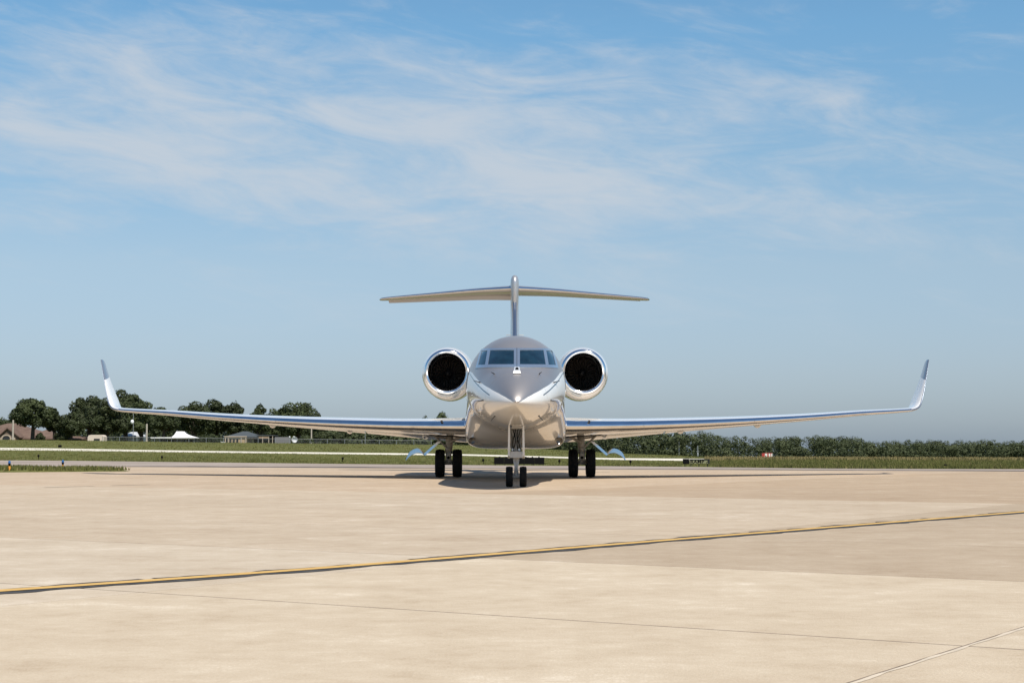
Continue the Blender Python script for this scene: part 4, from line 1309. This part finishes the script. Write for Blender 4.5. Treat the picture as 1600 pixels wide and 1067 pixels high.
def lamp_x(o, h):
    obj('lamp', MB().lathe([(0, -.34), (.16, -.3), (.26, -.1), (.26, .1), (.16, .3), (0, .34)], 'z', (-.18, 0, h - 1.3), 14), GLOBE, o, smooth=50)
def cap_x(o, h):
    obj('pole_cap', MB().lathe([(.11, h - .05), (.12, h), (0, h + .06)], 'z', n=12), STEEL, o)
def cross_x(o, h):
    obj('instrument_arm', MB().box((0, 0, h - 1.0), (.5, .08, .08)), STEEL, o); obj('instrument_box', MB().bbox((.0, -.1, h - 1.55), (.26, .2, .5), .04), STEEL, o)


pole('utility_pole', 'pale wooden pole in front of the brown-roofed house', 20, 656, 688, 258, .17, WOODP)
pole('lamp_pole', 'tall thin pole with a white globe lamp left of the white pavilion', 208, 646, 690, 262, .05, STEEL, lamp_x)
pole('utility_pole', 'short pale wooden pole standing before the trees left of the pavilion', 229, 662, 691, 255, .16, WOODP)
pole('utility_pole', 'pale pole below the left wing right of the white dish', 486.5, 660, 692, 262, .13, WOODP, cap_x)
pole('fence_post', 'thin grey post before the hedge under the left wing', 570.5, 676, 694, 262, .05, STEEL)
pole('mast', 'thin grey mast in front of the dark woods left of the RAMP sign', 1061, 690, 712, 300, .03, STEEL)
pole('mast', 'grey instrument mast standing just above the RAMP sign', 1090.3, 696, 714.5, 290, .09, STEEL, cross_x)

# chain-link fence along the crest, every post a part
WIRE = mat('chain_link_wire', (.22, .23, .22), .6, metal=.5)
fn = thing('chain_link_fence', 'grey chain-link fence along the crest between pavilion and hedge', 'fence', (0, 0, 0))
dF = 247.0
pxs = np.arange(161, 690, 27.0)
tops = []
for px in pxs:
    z0 = ground_z(px, dF) - .1; x = (px - 800) / F * dF; zt_ = sight(np.interp(px, [161, 320, 690], [682.4, 684, 688.5]), dF)
    tops.append((x, dF, zt_, z0))
    obj('fence_post', MB().tube([(x, dF, z0), (x, dF, zt_ + .05)], .035, 6), STEEL, fn)
m = MB(); m.tube([t[:3] for t in tops], .022, 5); obj('top_rail', m, STEEL, fn)
m = MB()
for (x0, y0, z1, z0), (x1, y1, w1, w0) in zip(tops[:-1], tops[1:]):
    n_ = 17
    for k in range(n_):
        for s_ in (1, -1):
            ta, tb = k / n_, min(1, max(0, (k + s_ * 6) / n_))
            fa = abs(tb - ta) * n_ / 6
            p0 = Vector((x0 + (x1 - x0) * ta, y0, z0 + (w0 - z0) * ta)); p1 = Vector((x0 + (x1 - x0) * tb, y0, (z0 + (z1 - z0) * fa)))
            q = Vector((.006, 0, 0)); m.add([p0 - q, p0 + q, p1 + q, p1 - q], [(0, 1, 2, 3)])
o = obj('wire_mesh', m, WIRE, fn, fix=False); o['kind'] = 'stuff'

# ------------------------------------------------------------------ buildings on the left
ROOF = ramp_mat('brown_shingles', [(.35, (.090, .056, .041)), (.5, (.128, .084, .063)), (.65, (.165, .115, .088))], [(.8, 1), (6, 1)], rough=.9)
BRICK = mat('brown_brick', (.15, .105, .075), .9, var=.2, vscale=4)
STONE = mat('pale_stone_trim', (.40, .33, .25), .9, var=.15, vscale=3)
DARKGL = mat('dark_window', (.02, .022, .025), .1, spec=.7)
TANW = mat('tan_wall', (.40, .30, .185), .85, var=.12, vscale=2)
DROOF = mat('dark_grey_roof', (.055, .065, .07), .8, var=.2, vscale=3)
CREAM = mat('cream_panel', (.62, .52, .42), .6, var=.06, vscale=2)
WROOF = mat('white_roof_sheet', (.82, .80, .77), .5, var=.04, vscale=2)


def hip(mb, x0, x1, y0, y1, ze, zr, inset, mi=0, over=.0):
    ym = (y0 + y1) / 2; i0 = min(inset, (x1 - x0) / 2 - .05)
    v = [(x0, y0, ze), (x1, y0, ze), (x1, y1, ze), (x0, y1, ze), (x0 + i0, ym, zr), (x1 - i0, ym, zr)]
    v += [(x, y, z - .18) for x, y, z in v[:4]]
    mb.add(v, [(0, 1, 5, 4), (1, 2, 5), (2, 3, 4, 5), (3, 0, 4), (0, 6, 7, 1), (1, 7, 8, 2), (2, 8, 9, 3), (3, 9, 6, 0), (9, 8, 7, 6)], mi)


def frame_at(px, d):
    g = ground_z(px, d); x = (px - 800) / F * d
    U = d / F                                  # metres per photo pixel
    return g, x, U, (lambda y: sight(y, d) - g), (lambda p_: (p_ - px) * U)


d = 275.0
g, x, U, Z, X_ = frame_at(20, d)
h = thing('brick_house', 'brown brick house with hipped shingle roof behind the round tree at far left', 'house', (x, d, g))
ev_ = Z(684.4)
obj('wall', MB().box(((X_(-70) + X_(88)) / 2, 6.6, ev_ / 2 - .2), (X_(88) - X_(-70) - .9, 11, ev_ + .4)), BRICK, h)
rf = MB(); hip(rf, X_(-72), X_(74), .7, 12.5, ev_, Z(660.5), 6.9)
roof1 = obj('roof', rf, ROOF, h)
rf = MB(); hip(rf, X_(33), X_(91.5), .1, 9.0, ev_ - .05, Z(671), 2.9)
obj('roof', rf, ROOF, h)
# front gable with arched porch
gx0, gx1, gm, gzp = X_(3), X_(33), X_(15.5), Z(668.0)
gz0 = Z(680.5)
m = MB()
m.add([(gx0, -.9, -.4), (gx1, -.9, -.4), (gx1, -.9, gz0), (gm, -.9, gzp - .25), (gx0, -.9, gz0), (gx0, .75, -.4), (gx1, .75, -.4), (gx1, .75, gz0), (gm, .75, gzp - .25), (gx0, .75, gz0)],
      [(0, 1, 2, 3, 4), (9, 8, 7, 6, 5), (0, 4, 9, 5), (1, 6, 7, 2)])
obj('gable', m, BRICK, h)
m = MB()
for xa, xb, za, zb2 in ((gx0 - .35, gm, gz0 - .25, gzp), (gm, gx1 + .35, gzp, gz0 - .25)):
    m.add([(xa, -1.2, za), (xb, -1.2, zb2), (xb, 5, zb2), (xa, 5, za), (xa, -1.2, za - .18), (xb, -1.2, zb2 - .18), (xb, 5, zb2 - .18), (xa, 5, za - .18)],
          [(0, 1, 2, 3), (7, 6, 5, 4), (0, 4, 5, 1), (1, 5, 6, 2), (2, 6, 7, 3), (3, 7, 4, 0)])
obj('gable_roof', m, ROOF, h)
arch = MB(); arx = X_(14); rin, rout = .62, .88; zA = Z(683.0) - .25
K = 14; vs = []
for k in range(K + 1):
    q = math.pi * k / K
    for r in (rin, rout):
        vs.append((arx + r * math.cos(q), -1.05, zA + r * .8 * math.sin(q)))
arch.add(vs, [(2 * k, 2 * k + 1, 2 * k + 3, 2 * k + 2) for k in range(K)])
for s_ in (-1, 1): arch.box((arx + s_ * (rin + rout) / 2, -1.05, zA / 2 - .2), (rout - rin, .3, zA + .4))
obj('porch_arch', arch, STONE, h)
obj('door', MB().box((arx, -.93, zA / 2), (1.25, .05, zA + .9)), DARKGL, h)
for px in (3.6, 26.5): obj('pillar', MB().box((X_(px), -1.0, Z(683.4) / 2 - .2), (.3, .3, Z(683.4) + .4)), STONE, h)
for px in (-12, 40, 52, 66, 78):
    w_ = obj('window', MB().box((X_(px), 1.07, ev_ - .75), (1.1, .06, .9)), DARKGL, h); obj('sill', MB().box((X_(px), 1.02, ev_ - 1.25), (1.3, .12, .08)), STONE, w_)

g, x, U, Z, X_ = frame_at(114, 270)
h = thing('low_house', 'long low brown-roofed house right of the brick house behind the trees', 'house', (x, 270, g))
rf = MB(); hip(rf, X_(88), X_(141), 0, 8, Z(685.6), Z(681.2), 1.2); obj('roof', rf, ROOF, h)
obj('wall', MB().box(((X_(90) + X_(139)) / 2, 4, Z(685.6) / 2 - .3), (X_(139) - X_(90), 7, Z(685.6) + .5)), BRICK, h)

g, x, U, Z, X_ = frame_at(150.5, 262)
h = thing('camper_trailer', 'cream camper trailer with rounded roof parked behind the crest', 'trailer', (x, 262, g))
wS = 25 * U; zt_ = Z(679.2)
prof = [(-wS / 2, .5), (wS / 2, .5), (wS / 2, zt_ - .35), (wS / 2 - .18, zt_ - .08), (wS / 2 - .5, zt_), (-wS / 2 + .5, zt_), (-wS / 2 + .15, zt_ - .08), (-wS / 2, zt_ - .4)]
K = len(prof)
obj('body', MB().add([(a, 0, b) for a, b in prof] + [(a, 2.2, b) for a, b in prof], [tuple(range(K)), tuple(range(2 * K - 1, K - 1, -1))] + [(i, (i + 1) % K, K + (i + 1) % K, K + i) for i in range(K)]), CREAM, h)
obj('window', MB().box((.2, -.02, zt_ - .75), (.9, .05, .3)), DARKGL, h)
for s_ in (-.5, .5): wm_ = MB(); tyre(wm_, 0, 0, 0, .34, .2, 0, 20); obj('wheel', wm_, [RUBBER, STEEL], h, loc=(s_, .15, .34), rotz=math.pi / 2)

# white pavilion: flat canopy and a peaked canopy over posts
g, x, U, Z, X_ = frame_at(270, 256)
h = thing('pavilion', 'open pavilion with flat white roof and one white peaked canopy', 'pavilion', (x, 256, g))
m = MB(); m.bbox(((X_(236) + X_(282)) / 2, 2.5, Z(683.9)), (X_(282) - X_(236), 5, .2), .03); obj('flat_roof', m, WROOF, h)
m = MB(); rings = []
for t in np.linspace(0, 1, 9):
    hw = (X_(305.5) - X_(262)) / 2 * (1 - t) ** 1.5 + .55 * (1 - t) ** .2 * min(1, t * 4) * .9 + .02
    z_ = Z(684.3) + (Z(673.8) - Z(684.3)) * t
    xl = X_(266 + 6.5 * t ** .5); xr = X_(305.5) + (X_(283.5) - X_(305.5)) * (1 - (1 - t) ** 2.0); yw = .6 + 2.2 * (1 - t) ** 1.6
    rings.append([(xl, 2.5 - yw, z_), (xr, 2.5 - yw, z_), (xr, 2.5 + yw, z_), (xl, 2.5 + yw, z_)])
m.loft(rings, cap1=True); obj('peaked_roof', m, WROOF, h)
m = MB(); m.bbox(((X_(263) + X_(305)) / 2, .3, Z(684.9)), (X_(305) - X_(263), .15, .16), .02); obj('fascia', m, WROOF, h)
for px in (238, 250, 262, 277, 291, 303.5): obj('post', MB().tube([(X_(px), .3, -.2), (X_(px), .3, Z(684.8))], .05, 6), STEEL, h)
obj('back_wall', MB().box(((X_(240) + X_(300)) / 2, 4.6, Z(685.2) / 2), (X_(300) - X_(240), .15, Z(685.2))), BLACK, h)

g, x, U, Z, X_ = frame_at(205, 292)
h = thing('white_house', 'whitish house glimpsed through the trees left of the pavilion', 'house', (x, 292, g))
obj('wall', MB().box((0, 3, Z(681) / 2 - .2), (26 * U, 5, Z(681) + .4)), mat('pale_siding', (.55, .54, .52), .8, var=.15, vscale=1.5), h)
rf = MB(); hip(rf, -15 * U, 15 * U, 0, 6, Z(681), Z(674.5), 1.1); obj('roof', rf, mat('pale_grey_roof', (.45, .46, .47), .7, var=.2, vscale=2), h)

# tan building with arched windows and dark roof
g, x, U, Z, X_ = frame_at(368, 262)
h = thing('tan_building', 'small tan building with arched windows and dark hipped roof', 'building', (x, 262, g))
zt_ = Z(682.2)
obj('wall', MB().box(((X_(352) + X_(385.5)) / 2, 3.05, zt_ / 2 - .2), (X_(385.5) - X_(352), 6, zt_ + .4)), TANW, h)
obj('cornice', MB().bbox(((X_(352) + X_(385.5)) / 2, 0, zt_), (X_(385.5) - X_(352) + .16, .3, .16), .03), STONE, h)
rf = MB(); hip(rf, X_(351), X_(402), .4, 9, zt_ + .02, Z(673.5), 2.2); obj('roof', rf, DROOF, h)
for px in (354.6, 360.8, 366.2, 371.6):
    w_ = 3.0 * U / 2; zs = Z(686.8); vs = [(X_(px) - w_, .03, -.2), (X_(px) + w_, .03, -.2)] + [(X_(px) + w_ * math.cos(math.pi * k / 8), .03, zs + w_ * math.sin(math.pi * k / 8)) for k in range(9)]
    K = len(vs); obj('window', MB().add(vs + [(a, b - .06, c) for a, b, c in vs], [tuple(range(K)), tuple(range(2 * K - 1, K - 1, -1))] + [(i, (i + 1) % K, K + (i + 1) % K, K + i) for i in range(K)]), DARKGL, h)
for px in (353, 357.6, 378, 384.7): obj('pilaster', MB().box((X_(px), -.03, zt_ / 2 - .2), (.16, .12, zt_ + .2)), STONE, h)
g, x, U, Z, X_ = frame_at(408, 264)
h = thing('carport', 'open tan carport with dark bays beside the small tan building', 'carport', (x, 264, g))
for a, b in ((387.5, 401), (403.5, 420)):
    obj('fascia', MB().box(((X_(a) + X_(b)) / 2, 0, (Z(680.0) + Z(684.6)) / 2), (X_(b) - X_(a), .2, Z(680.0) - Z(684.6))), mat('tan_fascia', (.34, .235, .15), .85, var=.2, vscale=3), h)
for px in (388, 396.5, 411, 420.5, 426.5): obj('post', MB().tube([(X_(px), -.05, -.2), (X_(px), -.05, Z(680.3))], .07, 6), STONE, h)
obj('roof', MB().box(((X_(387) + X_(427)) / 2, 3, Z(680.1)), (X_(427) - X_(387), 6.4, .12)), DROOF, h)
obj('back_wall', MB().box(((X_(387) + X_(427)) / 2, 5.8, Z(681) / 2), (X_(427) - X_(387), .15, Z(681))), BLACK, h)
g, x, U, Z, X_ = frame_at(442, 259)
h = thing('panel_fence', 'short grey panel fence between carport and white dish', 'fence', (x, 259, g))
for k in range(8):
    obj('fence_panel', MB().box((X_(431.5 + 3.1 * k), 0, Z(682.6) / 2), (3.0 * U, .05, Z(682.6))), mat('weathered_panel', (.17, .165, .165), .9) if k == 0 else bpy.data.materials['weathered_panel'], h)
g, x, U, Z, X_ = frame_at(461, 256)
h = thing('satellite_dish', 'round white satellite dish standing on the crest right of the carport', 'dish', (x, 256, g))
R = 4.4 * U; zc_ = Z(686.8)
obj('reflector', MB().lathe([(0, .10), (R * .4, .07), (R * .75, 0), (R, -.12), (R + .02, -.11), (R * .75, .03), (R * .4, .10), (0, .13)], 'y', (0, 0, zc_), 24), mat('dish_grey', (.62, .62, .62), .6), h, smooth=50)
obj('mast', MB().tube([(0, .15, -.2), (0, .15, zc_)], .06, 8), STEEL, h)
for px, py in ((452.5, 682.3), (459.2, 682.2)):
    gl = pole('lamp_pole', 'short lamp pole with white globe left of the white dish' if px < 455 else 'short lamp pole with white globe directly at the white dish', px, py + 1, 691, 255, .035, STEEL)
    top = max(v.co.z for v in gl.children[0].data.vertices)
    obj('globe', MB().lathe([(0, -.11), (.08, -.08), (.115, 0), (.08, .08), (0, .11)], 'z', (0, 0, top + .08), 12), GLOBE, gl, smooth=60)
g, x, U, Z, X_ = frame_at(349, 250)
h = thing('utility_box', 'low white utility box on the crest left of the tan building', 'box', (x, 250, g))
obj('cabinet', MB().bbox((0, 0, Z(690.6) / 2), (5.6 * U, .4, Z(690.6)), .02), WROOF, h)
obj('lid', MB().bbox((0, 0, Z(690.6) + .02), (5.9 * U, .46, .05), .012), WROOF, h)

# ------------------------------------------------------------------ trees
def leaf_cloud(lobes, n, size, flat=.75, jit=.42):
    """lobes: list of (centre, (rx, ry, rz)); returns vertices (n*4,3) of leaf-clump quads near the lobe surfaces"""
    vol = np.array([(r[0] * r[1] * r[2]) ** (2 / 3) for _, r in lobes]); vol /= vol.sum()
    idx = rng.choice(len(lobes), n, p=vol)
    c = np.array([l[0] for l in lobes])[idx]; r = np.array([l[1] for l in lobes])[idx]
    u = rng.normal(size=(n, 3)); u /= np.linalg.norm(u, axis=1)[:, None]
    rad = rng.uniform(.6, 1.0, n) ** .6 * np.where(rng.random(n) < .12, rng.uniform(1.0, 1.28, n), 1.03)
    p = c + u * r * rad[:, None]
    nrm = u + np.array([0, 0, .25]) + rng.normal(0, jit, (n, 3)); nrm /= np.linalg.norm(nrm, axis=1)[:, None]
    t = np.cross(nrm, rng.normal(size=(n, 3))); t /= np.linalg.norm(t, axis=1)[:, None]
    b = np.cross(nrm, t)
    s = size * rng.uniform(.55, 1.3, n)[:, None]
    v = np.stack([p - t * s - b * s * flat * .2, p + b * s * flat * .75 - t * s * .1, p + t * s + b * s * .1, p - b * s * flat * .7 + t * s * .15], axis=1)
    return v.reshape(-1, 3)


def quads_mesh(name, v, m_):
    me = bpy.data.meshes.new(name)
    n = len(v) // 4
    me.vertices.add(len(v)); me.vertices.foreach_set('co', v.astype(np.float32).ravel())
    me.loops.add(4 * n); me.loops.foreach_set('vertex_index', np.arange(4 * n, dtype=np.int32))
    me.polygons.add(n); me.polygons.foreach_set('loop_start', np.arange(0, 4 * n, 4, dtype=np.int32))
    me.polygons.foreach_set('loop_total', np.full(n, 4, dtype=np.int32))
    me.materials.append(m_); me.update(); me.validate()
    return me


def tree(label, px, ytop, ybot, width, d, n=3600, trunk_px=None, low=.3, size=.34, group='trees on the left beyond the fence', name='tree', lob=26):
    g = ground_z(px, d); x = (px - 800) / F * d; U = d / F
    zt_ = sight(ytop, d) - g; zb_ = sight(ybot, d) - g
    R = width * U / 2 * 1.12
    low *= .8
    cr0 = max(zb_, .3) + (zt_ - max(zb_, .3)) * low      # crown underside
    o = thing(name, label, 'tree', (x, d, g), group=group)
    hc = zt_ - cr0
    lobes = [((0, 0, cr0 + hc * .52), (R * .62, R * .62, hc * .36))]
    for k in range(lob):
        q = rng.uniform(0, 2 * np.pi); e = rng.uniform(-.75, 1.0)
        cz = cr0 + hc * (.5 + .36 * e); rr = R * math.sqrt(max(.05, 1 - (e * .86) ** 2)) * rng.uniform(.45, .78)
        lr = R * rng.uniform(.16, .34); lz = min(lr * .85, hc * .26)
        cz = min(cz, zt_ - lz * .95)
        lobes.append(((rr * math.cos(q), rr * math.sin(q), cz), (lr, lr, lz)))
    # one lobe reaching the very top and two reaching the sides
    lobes.append(((rng.uniform(-.25, .25) * R, 0, zt_ - hc * .15), (R * .34, R * .34, hc * .16)))
    for s_ in (-1, 1): lobes.append(((s_ * R * .72, 0, cr0 + hc * rng.uniform(.3, .55)), (R * .3, R * .3, hc * .2)))
    v = leaf_cloud(lobes, int(n * 2.3), size * .62)
    link('crown', quads_mesh('crown', v, LEAF), o)
    tr = MB(); tw = .035 * (zt_) + .06
    tr.tube([(0, 0, -.3), (.02, 0, cr0 * .6), (.1 * rng.uniform(-1, 1), 0, cr0 + hc * .25), (0, .1, cr0 + hc * .6)], [tw * 1.25, tw, tw * .75, tw * .2], 8)
    for k in range(6):
        l = lobes[1 + k]
        tr.tube([(0, 0, cr0 + hc * .08 * (k % 3)), (l[0][0] * .5, l[0][1] * .5, (cr0 + l[0][2]) / 2 + .2), l[0]], [tw * .5, tw * .3, tw * .1], 5)
    obj('trunk', tr, BARK, o, smooth=50)
    return o


tree('round dark tree on a bare trunk before the brown-roofed house', 52, 623, 687, 66, 262, 5200, low=.28, size=.30)
tree('narrow tree leaning out right of the round dark tree', 86, 638, 687, 27, 270, 2000, low=.2, size=.30)
tree('small bushy tree between the round tree and the big oaks', 112, 644, 687, 46, 268, 2400, low=.12, size=.28)
tree('broad dark oak forming the left half of the big clump', 140, 618, 687, 62, 280, 4800, low=.12, size=.34)
tree('tallest tree of the big clump just right of the left winglet', 197, 609, 688, 60, 288, 5000, low=.15, size=.34)
tree('dense dark oak in the big clump seen below the left winglet', 168, 622, 689, 62, 272, 4200, low=.06, size=.32)
tree('sloping right shoulder tree of the big clump', 222, 626, 689, 54, 282, 3400, low=.1, size=.32)
tree('lighter green tree in front of the white peaked canopy', 256, 636, 689, 48, 266, 3200, low=.22, size=.28)
tree('dark tree with spiky tops behind the left wing', 303, 627, 690, 60, 278, 3600, low=.08, size=.32)
tree('tall dark tree behind the left wing with a jagged top', 336, 624, 690, 60, 284, 3600, low=.08, size=.32)
tree('dark tree dropping to a gap behind the left wing', 364, 629, 690, 44, 280, 2800, low=.08, size=.32)
tree('small round-topped tree standing in the gap behind the left wing', 406, 631, 690, 33, 276, 2000, low=.05, size=.28)
tree('low far tree between two round crowns behind the left wing', 430, 638, 690, 36, 300, 1700, low=.05, size=.30)
tree('broad round-crowned tree behind the left wing above the white dish', 466, 629, 691, 66, 282, 4000, low=.08, size=.32)
tree('small tree at the right foot of the broad round crown', 494, 645, 692, 24, 276, 1500, low=.05, size=.28)
tree('small tree top showing above the left wing close to the fuselage', 692, 643.5, 697, 34, 330, 1900, low=.2, size=.30)
tree('tiny tree top peeping above the left wing, left of its taller neighbour', 664, 649, 697, 18, 340, 900, low=.2, size=.28)
tree('distant tree on the hillside at the far left frame edge', 3, 655, 687, 34, 330, 2000, low=.05, size=.36)
tree('dark distant tree beyond the left frame edge', -38, 652, 687, 60, 335, 2600, low=.05, size=.36)
for i, (px, yt, w_) in enumerate(((330, 678, 22), (318, 682, 14), (478, 680, 22), (505, 674, 26), (530, 676, 26), (100, 668, 26), (64, 676, 14))):
    lb = ['rounded light green bush left of the tan building', 'low bush at the right end of the pavilion', 'light green bush right of the white dish', 'green bush under the left wing right of the pale pole',
          'green bush under the left wing near the grey fence post', 'light green bush below the narrow tree', 'little bush by the brown roof, right of the round tree trunk'][i]
    tree(lb, px, yt, 692, w_, 258 + 2 * i, 1100, low=.0, size=.22, group='bushes along the crest', name='bush', lob=9)

# the wood: one far mass of crowns
top_px = [-120, 30, 40, 90, 100, 240, 380, 440, 500, 600, 700, 800, 880, 960, 1000, 1060, 1104, 1120, 1150, 1200, 1280, 1320, 1340, 1360, 1400, 1500, 1520, 1580, 1640, 1800, 2000]
top_y = [652, 652, 676, 672, 652, 644, 646, 652, 656, 662, 658, 662, 668, 668, 670, 672, 673.5, 679, 681, 683, 678.5, 680, 682, 688.5, 687, 687, 686, 688.5, 687, 686, 686]
lobes = []
px = -120.0
while px < 1990:
    for layer in range(3):
        d = (340 if px < 440 else 430) + 95 * layer + random.uniform(-25, 25) if px < 1090 else 560 + 110 * layer + random.uniform(-35, 35)
        U = d / F; q = px + random.uniform(-6, 6)
        yt = float(np.interp(q, top_px, top_y)) + (2 - layer) * random.uniform(1.5, 8.5) + random.uniform(-1.0, 3.0)
        z1 = sight(yt, d); z0 = sight(float(np.interp(q, PX, yE)) + 4, d)
        w_ = random.uniform(5.0, 14.0) * U
        hh = max(z1 - z0, 1.0)
        rz = min(hh * .5, w_ * .8)
        lobes.append((((q - 800) * U, d, z1 - rz), (w_, w_, rz)))
        lobes.append((((q - 800) * U, d + w_ * .4, z0 + hh * .3), (w_ * 1.15, w_ * .7, hh * .42)))
        for k in range(7):
            ww = w_ * random.uniform(.3, .55)
            zz = z0 + hh * random.uniform(.1, .93) - ww * .6
            lobes.append((((q - 800) * U + random.uniform(-1.0, 1.0) * w_, d - w_ * random.uniform(.2, .9), zz), (ww, ww, ww * .75)))
    px += random.uniform(6, 13)
v = leaf_cloud(lobes, 400000, .34, jit=.26)
tag(link('woods', quads_mesh('woods', v, WOODS)), 'dense dark green wood along the horizon', kind='stuff')
# low hedge belt under the left wing
lobes = []
for k in range(120):
    q = random.uniform(495, 735); d = random.uniform(300, 345); U = d / F
    z0 = ground_z(q, d); w_ = random.uniform(4, 9) * U; z1 = sight(random.uniform(670, 684), d)
    lobes.append((((q - 800) * U, d, (z0 + z1) / 2), (w_, w_, max(.5, (z1 - z0) / 2))))
tag(link('hedge', quads_mesh('hedge', leaf_cloud(lobes, 16000, .36), WOODS)), 'dark green hedge belt seen under the left wing', kind='stuff')
print('slabs', n_slab, 'objects', len(bpy.data.objects))
